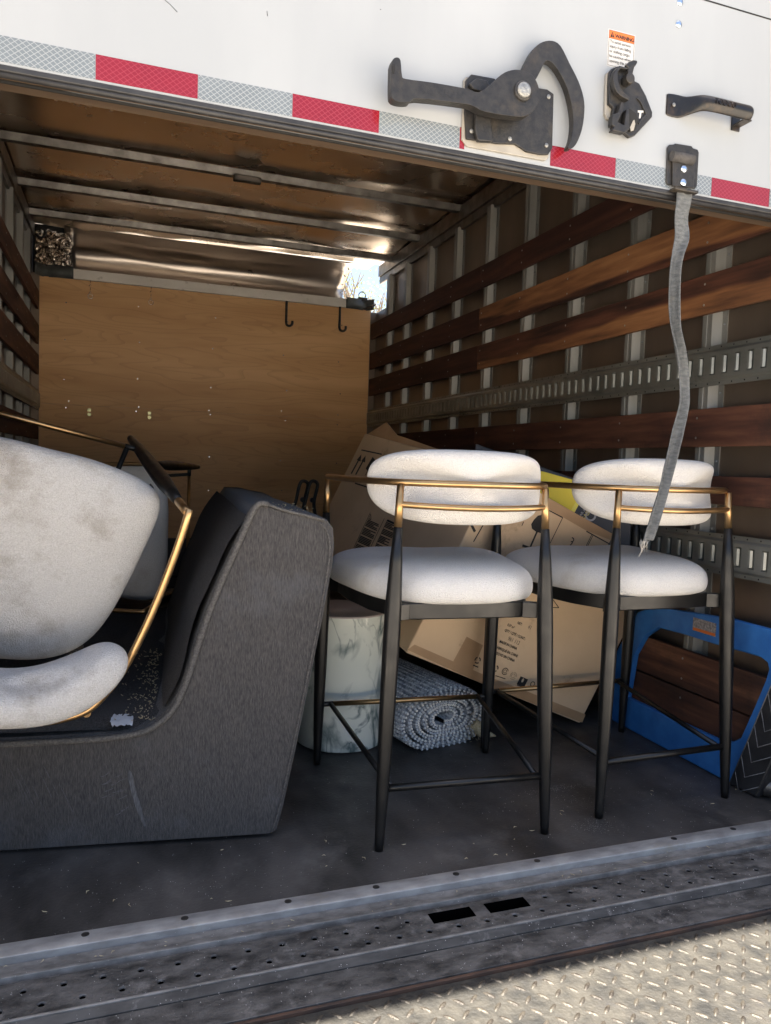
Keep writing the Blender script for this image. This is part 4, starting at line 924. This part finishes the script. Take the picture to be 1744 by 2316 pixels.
# icons on upper part of the lit face (crop origin 1180,1020 scale 4.384)
k1 = 4.384
def c1(x, y): return (1180 + x / k1, 1020 + y / k1)
ic = MB()
for p, q, w_ in (((215, 560), (405, 660), .004), ((405, 660), (265, 945), .003), ((640, 795), (885, 930), .004), ((708, 830), (650, 945), .003), ((695, 825), (638, 940), .003), ((0, 740), (18, 700), .003), ((-440, 580), (-330, 640), .004), ((-330, 640), (-480, 900), .004)):
    ic = MB(); stroke(ic, c1(*p), c1(*q), w_, 'R'); ic.build('icon_frame_line', M['ink'], cx)
# wine glass, umbrella handle, cutter
ic = MB()
P = [fR(*c1(*q)) + nF * .0014 for q in ((205, 630), (263, 650), (258, 740), (235, 790), (190, 815), (140, 800), (100, 770), (92, 725), (120, 680), (160, 640))]; ic.add(P, [tuple(range(10))])
stroke(ic, c1(150, 800), c1(80, 960), .007, 'R'); stroke(ic, c1(5, 935), c1(95, 968), .008, 'R')
ic.build('fragile_glass_mark', M['ink'], cx); ic = MB()
circ(ic, c1(497, 880), .009, .004, 12, -100, 130)
stroke(ic, c1(505, 905), c1(470, 945), .004, 'R')
ic.build('umbrella_mark', M['ink'], cx); ic = MB()
for p, q, w_ in (((-365, 500), (-190, 590), .005), ((-330, 515), (-280, 540), .022), ((-230, 400 + 140), (-160, 580), .010), ((-520, 690), (-465, 800), .009)): stroke(ic, c1(*p), c1(*q), w_, 'R')
ic.build('handling_icons', M['ink'], cx)
printq([c1(215, 440), c1(1085, 925), c1(1080, 960), c1(620, 790), c1(390, 650), c1(200, 545)][:3] + [c1(640, 790), c1(215, 545)], 'R', 'parcel_tape', M['tape'], .0008)
# left face print: crop origin (720,960) scale 6.94
def c3(x, y): return (720 + x / 6.94, 960 + y / 6.94)
lf = MB()
LK = [((680, 402), (1000, 470), .006), ((580, 925), (820, 1000), .006), ((520, 775), (640, 555), .016), ((590, 790), (705, 575), .016), ((740, 800), (800, 690), .006), ((770, 720), (880, 540), .05), ((820, 1385), (1040, 1480), .005), ((1040, 1480), (820, 1940), .004), ((820, 1385), (560, 1940), .004), ((1085, 1505), (1255, 1585), .008), ((1085, 1505), (890, 1930), .003), ((825, 1410), (795, 1480), .003), ((795, 1480), (830, 1495), .003), ((830, 1495), (828, 1412), .003)]
for p, q, w_ in LK[7:]: stroke(lf, c3(*p), c3(*q), w_, 'L')
for ai in (2, 3):
    am = MB(); stroke(am, c3(*LK[ai][0]), c3(*LK[ai][1]), LK[ai][2], 'L'); (a, c) = (((608, 570), (678, 470)), ((678, 585), (745, 490)))[ai - 2]
    am.add([q + nL * .0016 for q in (fL(*c3(a[0], a[1] - 10)), fL(*c3(a[0] + 60, a[1] + 15)), fL(*c3(c[0] + 3, c[1])))], [(0, 1, 2)]); am.build('up_arrow_mark', M['ink'], cx)
for nm, idx in (('icon_frame', (0, 1)), ('glass_mark', (4, 5))):
    am = MB()
    for ai in idx: stroke(am, c3(*LK[ai][0]), c3(*LK[ai][1]), LK[ai][2], 'L')
    am.build(nm, M['ink'], cx)
for i in range(24):
    if i in (5, 11, 17): continue
    x0, y0 = 780 - i * 9.8, 1500 + i * 21; ln = random.choice((.95, .9, .6, .97)); stroke(lf, c3(x0, y0), c3(x0 + 190 * ln, y0 + 85 * ln), .004, 'L')
for i in range(20):
    if i in (4, 9, 15): continue
    x0, y0 = 1072 - i * 9.6, 1540 + i * 21; ln = random.choice((.95, .9, .55)); stroke(lf, c3(x0, y0), c3(x0 + 175 * ln, y0 + 75 * ln), .004, 'L')
lf.build('warning_text_panel', M['ink'], cx)
# ragged top flap
P0_ = B_ + bb_ * BH
fp = [P0_ + bc * BD * .98, P0_ + bc * BD * .9 + bb_ * .05 , P0_ + bc * BD * .86 + bb_ * .075, P0_ + bc * BD * .72 + bb_ * .03, P0_ + bc * BD * .5 + bb_ * .02, P0_ + bc * BD * .25 + bb_ * .008, P0_ + bc * .02]
MB().prism([q + ba * .004 for q in fp], ba * .005).build('torn_flap', M['tape'], cx)

# ================================================================ BLACK AND YELLOW CARTON behind
yc = empty('black_yellow_carton', (0, 0, 0), 'black carton with a yellow panel, slanting behind the big brown cardboard carton', 'box')
roll3 = math.radians(17); e1 = V((.50, -.80, -.36)).normalized()
Y0 = at(1240, 1190, 1, 1.25)
# face plane faces the camera; long axis slopes down to the right
fx = (CR * math.cos(math.radians(24)) - CU * math.sin(math.radians(24))).normalized(); fz = (CR * math.sin(math.radians(24)) + CU * math.cos(math.radians(24))).normalized(); fy = fx.cross(fz).normalized()
fy = fy if fy.dot(CF) > 0 else -fy
fx = (fx - fy * .25).normalized(); fy = fx.cross(fz).normalized(); fy = fy if fy.dot(CF) > 0 else -fy
YO = at(1400, 1150, 0, 1.56) # a point on its face
def fy_pt(px, py): return atp(px, py, YO, -fy)
cor = [fy_pt(1076, 1003), fy_pt(1430, 1128), fy_pt(1425, 1250), fy_pt(1040, 1200)]
MB().prism(cor, fy * .10).build('carton_body', M['blackboard'], yc, bevel=.004)
def yq(pts, name, m, lift): return MB().add([fy_pt(*p) - fy * lift for p in pts], [tuple(range(len(pts)))]).build(name, m, yc)
yq([(1150, 1050), c1(235, 210), c1(520, 290), c1(660, 340), c1(575, 440), c1(490, 590), c1(230, 520), (1150, 1150)], 'yellow_panel', M['yellow'], .001)
yq([c1(575, 440), c1(597, 475), c1(525, 610), c1(488, 590)], 'yellow_edge', M['yellow2'], .0016)
ty = (fy_pt(*c1(560, 720)) - fy_pt(*c1(700, 470))).normalized(); tx = V(ty)
txd = -tx
def texty(body, px, py, size, m, bold=0): 
    ax = (fy_pt(*c1(730, 590)) - fy_pt(*c1(650, 700))).normalized(); ay = (fy_pt(*c1(640, 600)) - fy_pt(*c1(740, 660))).normalized(); ay = (ay - ax * ay.dot(ax)).normalized()
    if ax.cross(ay).dot(fy) > 0: pass
    return text_mesh('printed_text', body, size, m, yc, fy_pt(*c1(px, py)) - fy * .0016, ax, ay, 0, bold=bold)
texty('OO', 690, 720, .052, mat('grey_print', (.32, .32, .34), rough=.6), .001); texty('GAS-PO', 615, 700, .020, mat('yellow_print', (.55, .45, .16), rough=.6), .0004); texty('CAR AR', 575, 670, .013, mat('pale_print', (.42, .40, .38), rough=.6))

# ================================================================ BLUE FRAME against right wall
bf = empty('blue_plastic_frame', (1.65, .3, 0), 'blue plastic open-centre deck standing on edge against the slatted right wall', 'dolly')
bf.location = (0, 0, 0)
def bx_(px, py): p = at(px, py, 0, 1.648); return (p.y, p.z)
outer_b = [(1383, 1632), (1500, 1694), (1620, 1757), (1660, 1778), (1672, 1772), (1722, 1668), (1800, 1540), (1790, 1440), (1744, 1425), (1652, 1400), (1560, 1385), (1475, 1372), (1440, 1385), (1415, 1430), (1390, 1480), (1381, 1520)]
inner_b = [(1418, 1577), (1502, 1617), (1616, 1670), (1653, 1679), (1675, 1668), (1705, 1600), (1730, 1540), (1738, 1515), (1735, 1500), (1720, 1488), (1670, 1473), (1612, 1457), (1550, 1437), (1487, 1420), (1456, 1441), (1434, 1480)]
fo = [bx_(*p) for p in outer_b]; fi = [bx_(*p) for p in inner_b]
def lean(y, z, t): return V((1.648 + .003 * (z / .5) + t * .75, y, max(z, .001)))
b = MB(); n = len(fo); vs = [lean(y, z, 0) for y, z in fo] + [lean(y, z, 0) for y, z in fi] + [lean(y, z, .03) for y, z in fo] + [lean(y, z, .03) for y, z in fi]
fs = []
for i in range(n):
    j = (i + 1) % n
    fs += [(i, j, n + j, n + i), (2 * n + i, 3 * n + i, 3 * n + j, 2 * n + j), (i, 2 * n + i, 2 * n + j, j), (n + i, n + j, 3 * n + j, 3 * n + i)]
b.add(vs, fs); b.build('deck_frame', M['blue'], bf, bevel=.006)
c = at(1576, 1418, 0, 1.62); sx = 1.648 + .003 * (c.z / .5) - .0005
MB().box((sx - .0008, c.y - .05, c.z - .022), (sx, c.y + .05, c.z + .020)).build('sticker', mat('worn_label', (.14, .13, .14), (.38, .36, .35), 120, .6), bf)
MB().box((sx - .0012, c.y - .048, c.z - .021), (sx - .0008, c.y + .048, c.z - .012)).build('sticker_stripe', M['orange'], bf)

# ================================================================ BLACK RUBBER-PADDED DOLLY at the right edge
bd_ = empty('furniture_dolly', (1.6, -.05, 0), 'black rubber padded dolly with chevron grooves leaning beside the blue frame', 'dolly'); bd_.location = (0, 0, 0)
q0 = at(1652, 1772, 2, .002); q0.x -= .012; La = at(1748, 1530, 1, q0.y - .17) - q0; wv = at(1712, 1806, 2, .002) - q0
La = La * 1.25; dn = La.cross(wv).normalized(); dn = dn if dn.dot(CF) > 0 else -dn
dn2 = (CR * .9 + CF * .35).normalized(); dn2 = V((dn2.x, dn2.y, .0)).normalized()
MB().obox(q0, La, wv, dn * .045).build('rubber_pad', M['rubber'], bd_, bevel=.008)
ch = MB()
for i in range(9):
    a0 = q0 + La * (.06 + i * .115) - dn * .0005
    P = [a0 + wv * .06 + La * .0, a0 + wv * .50 - La * .085, a0 + wv * .88 + La * .05]
    ch.tube([a0 + wv * .08 + La * .05, a0 + wv * .42 - La * .075, a0 + wv * .92 + La * .02], .0016, 5)
ch.tube([q0 + wv * .06 - dn * .0005 + La * .02, q0 + wv * .06 - dn * .0005 + La * .98], .0016, 5).tube([q0 + wv * .93 - dn * .0005 + La * .02, q0 + wv * .93 - dn * .0005 + La * .98], .0022, 5)
ch.build('chevron_ridges', mat('scuffed_ridge', (.10, .10, .10), (.16, .16, .16), 80, .6), bd_)
cs = q0 + wv * 1.25 + V((.035, .035, .035)); MB().disc(cs, (.6, -.8, 0), .033, .022, 24).build('caster_wheel', M['rib'], bd_, bevel=.004)
MB().obox(cs + V((-.02, .0, .0)), (.05, 0, 0), (0, .03, 0), (0, 0, .05)).build('caster_fork', M['chrome'], bd_, bevel=.003)

# ================================================================ FOLDING CART LOOPS
fc = empty('folding_luggage_cart', (.9, 2.3, 0), 'black folding luggage cart with two looped handles, behind the sofa back near the plywood', 'cart'); fc.location = (0, 0, 0)
def loop(px, dx, name):
    pts = [(px - 14, 1300), (px - 12, 1185), (px + 2, 1130), (px + 10, 1096), (px + 18, 1088), (px + 27, 1092), (px + 28, 1102), (px + 20, 1140), (px + 26, 1185), (px + 34, 1300)]
    MB().tube(catmull([at(a, c, 1, 2.3 + dx) for a, c in pts], 4), .0095, 8).build(name, M['wornblack'], fc)
loop(668, 0, 'handle_loop'); loop(690, -.08, 'handle_loop')
for q in ((684, 1130), (706, 1131)): c = at(*q, 1, 2.25); MB().disc(c, (0, -1, 0), .014, .02, 12).build('joint_knob', M['wornblack'], fc)
lo = at(690, 1290, 1, 2.3); MB().box((lo.x - .15, 2.2, 0), (lo.x + .15, 2.45, .03)).build('cart_base', M['wornblack'], fc, bevel=.004)
MB().tube([(lo.x - .07, 2.3, .02), at(654, 1300, 1, 2.3)], .01, 8).tube([(lo.x + .03, 2.3, .02), at(722, 1300, 1, 2.25)], .01, 8).build('cart_upright', M['wornblack'], fc)

# ================================================================ DEBRIS
def debris(name, n, box, m, size, label, z=0.0, curl=True, avoid=None):
    b = MB()
    for i in range(n):
        x = random.uniform(box[0], box[1]); y = random.uniform(box[2], box[3])
        if .50 < x < .76 and -.37 < y < -.32: continue
        a = random.random() * 6.28; L_ = size * random.uniform(.4, 1.3); zz = z + .0012
        if curl:
            b.tube([(x, y, zz), (x + L_ * .5 * math.cos(a), y + L_ * .5 * math.sin(a), zz + .001), (x + L_ * math.cos(a + .5), y + L_ * math.sin(a + .5), zz)], [.0004, .0012 * size / .012, .0003], 4, False)
        else:
            b.add([(x, y, zz), (x + L_, y, zz), (x + L_ * .4, y + L_, zz), (x + L_ * .4, y + L_ * .4, zz + L_ * .7)], [(0, 1, 3), (1, 2, 3), (2, 0, 3)])
    o = b.build(name, m); tag(o, label, 'debris', None, 'stuff'); return o
debris('leaf_litter', 30, (XL, XR, -.19, .05), M['debris'], .012, 'pale dry seed pods and leaf bits strewn on the black truck floor')
debris('floor_grit', 700, (-.6, 1.62, -.20, .5), M['dust'], .0016, 'fine pale grit scattered over the black truck floor', curl=False)
o = debris('sill_litter', 26, (-.5, 1.5, -.29, -.25), M['debris'], .010, 'dry twigs and leaf bits caught in the steel gutter of the sill', z=-.010)
debris('sill_grit', 900, (-.5, 1.6, -.51, -.25), M['dust'], .0015, 'pale sandy grit lying on the steel sill', z=-.004, curl=False)
b = MB()
for i in range(230):
    u = -.285 - abs(random.gauss(0, .035)); k = random.uniform(.03, .5); c = sp(u, .292, k); a = random.random() * 6.28; L_ = random.uniform(.002, .008)
    b.tube([c, c + V((L_ * math.cos(a), L_ * math.sin(a), .002))], .0011, 4, False)
for i in range(60):
    c = sp(random.uniform(-.02, .10), .812, random.uniform(.0, .25)); c.z = .806 + .0 * c.x; a = random.random() * 6.28; b.tube([c + V((0, 0, .004)), c + V((.004 * math.cos(a), .004 * math.sin(a), .005))], .0009, 4, False)
tag(b.build('sofa_litter', M['debris']), 'tan dry seed husks gathered in the crease of the charcoal sofa', 'debris', None, 'stuff')

# ================================================================ TREE beyond the nose
tr = empty('tree', (4.2, 14, -.8), 'sunlit spring tree seen through the hole in the truck nose corner', 'tree')
tb = MB(); tips = []
def grow(p, d, L_, r, lev):
    q = p + d * L_; tb.tube([p, (p + q) / 2 + V((random.uniform(-1, 1), random.uniform(-1, 1), 0)) * L_ * .05, q], [r, r * .85, r * .65], 6, False)
    if lev == 0: tips.append(q); return
    for i in range(3 if lev > 1 else 4):
        nd = (d + V((random.uniform(-1, 1), random.uniform(-1, 1), random.uniform(-.2, .8))) * .75).normalized(); grow(p + d * L_ * random.uniform(.6, 1), nd, L_ * .68, r * .6, lev - 1)
grow(V((0, 0, 0)), V((0, 0, 1)), 2.6, .16, 5)
tb.build('trunk', M['bark'], tr)
lb = MB()
for t in tips:
    for i in range(5):
        c = t + V((random.gauss(0, .25), random.gauss(0, .25), random.gauss(0, .25))); a = V((random.uniform(-1, 1), random.uniform(-1, 1), random.uniform(-1, 1))).normalized(); bq = a.orthogonal().normalized(); s = random.uniform(.03, .06)
        lb.add([c, c + a * s, c + bq * s * .6 + a * s * .5, c - bq * s * .6 + a * s * .5], [(0, 2, 1), (0, 1, 3)])
lb.build('crown', M['leaf'], tr)

# chalky rub marks on the sofa's near side
def onside(px, py): return atp(px, py, P0, V((d_.y, -d_.x, 0)))
nS = V((d_.y, -d_.x, 0)); nS = nS if nS.dot(CF) < 0 else -nS
chalk = mat('chalky_rub', (.12, .122, .13), (.07, .07, .074), 260, .95, 0, (1, 1, .2), lo=.4, hi=.6)
ck = MB()
def smear(P, w):
    C_ = catmull([onside(*p) for p in P], 5); n = len(C_)
    L_ = []
    for i, c in enumerate(C_):
        t = (C_[min(i + 1, n - 1)] - C_[max(i - 1, 0)]).normalized(); q = nS.cross(t) * w * math.sin(math.pi * (i + .6) / (n + .2)) ** .5 * random.uniform(.8, 1.1); L_ += [c + q + nS * .0016, c - q + nS * .0016]
    ck.add(L_, [(2 * i, 2 * i + 1, 2 * i + 3, 2 * i + 2) for i in range(n - 1)])
smear([(293, 1742), (300, 1780), (312, 1820), (328, 1868)], .0065)
for i in range(14):
    x0 = 205 + random.uniform(0, 70); y0 = 1755 + random.uniform(0, 90); smear([(x0, y0), (x0 + 10, y0 - 3), (x0 + 22, y0 - 10 + random.uniform(-4, 4))], .0009)
for i in range(8):
    x0 = 20 + random.uniform(0, 130); y0 = 1720 + random.uniform(0, 60); smear([(x0, y0), (x0 + 15, y0 + 30), (x0 + 32, y0 + 66)], .0007)
ck.build('chalk_marks', chalk, so_root)['kind'] = 'stuff'
gb = MB()
for (px, py, n, sx, sy) in ((1250, 1785, 260, .05, .010), (1350, 1868, 200, .035, .02), (1300, 1815, 160, .09, .04), (900, 1700, 120, .05, .02), (1560, 1800, 120, .08, .05), (480, 2000, 90, .12, .03)):
    c = at(px, py, 2, 0)
    for i in range(n):
        x = c.x + random.gauss(0, sx); y = max(-.195, c.y + random.gauss(0, sy)); L_ = random.uniform(.0006, .0019)
        gb.add([(x, y, .0006), (x + L_, y, .0006), (x + L_ * .4, y + L_, .0006), (x + L_ * .4, y + L_ * .4, L_ * .6)], [(0, 1, 3), (1, 2, 3), (2, 0, 3)])
tag(gb.build('sand_drift', M['dust']), 'small drifts of pale sand around the upright stool legs on the floor', 'sand', None, 'stuff')
sc_ = MB()
for P in (((373, 0), (385, 10), (401, 27)), ((604, 25), (605, 36), (606, 36)), ((860, 20), (861, 22), (862, 21))):
    sc_.tube([at(p[0], p[1], 1, DY - .0004) for p in P], .0005, 4)
dp(sc_, 'paint_scratches', M['wornblack'])
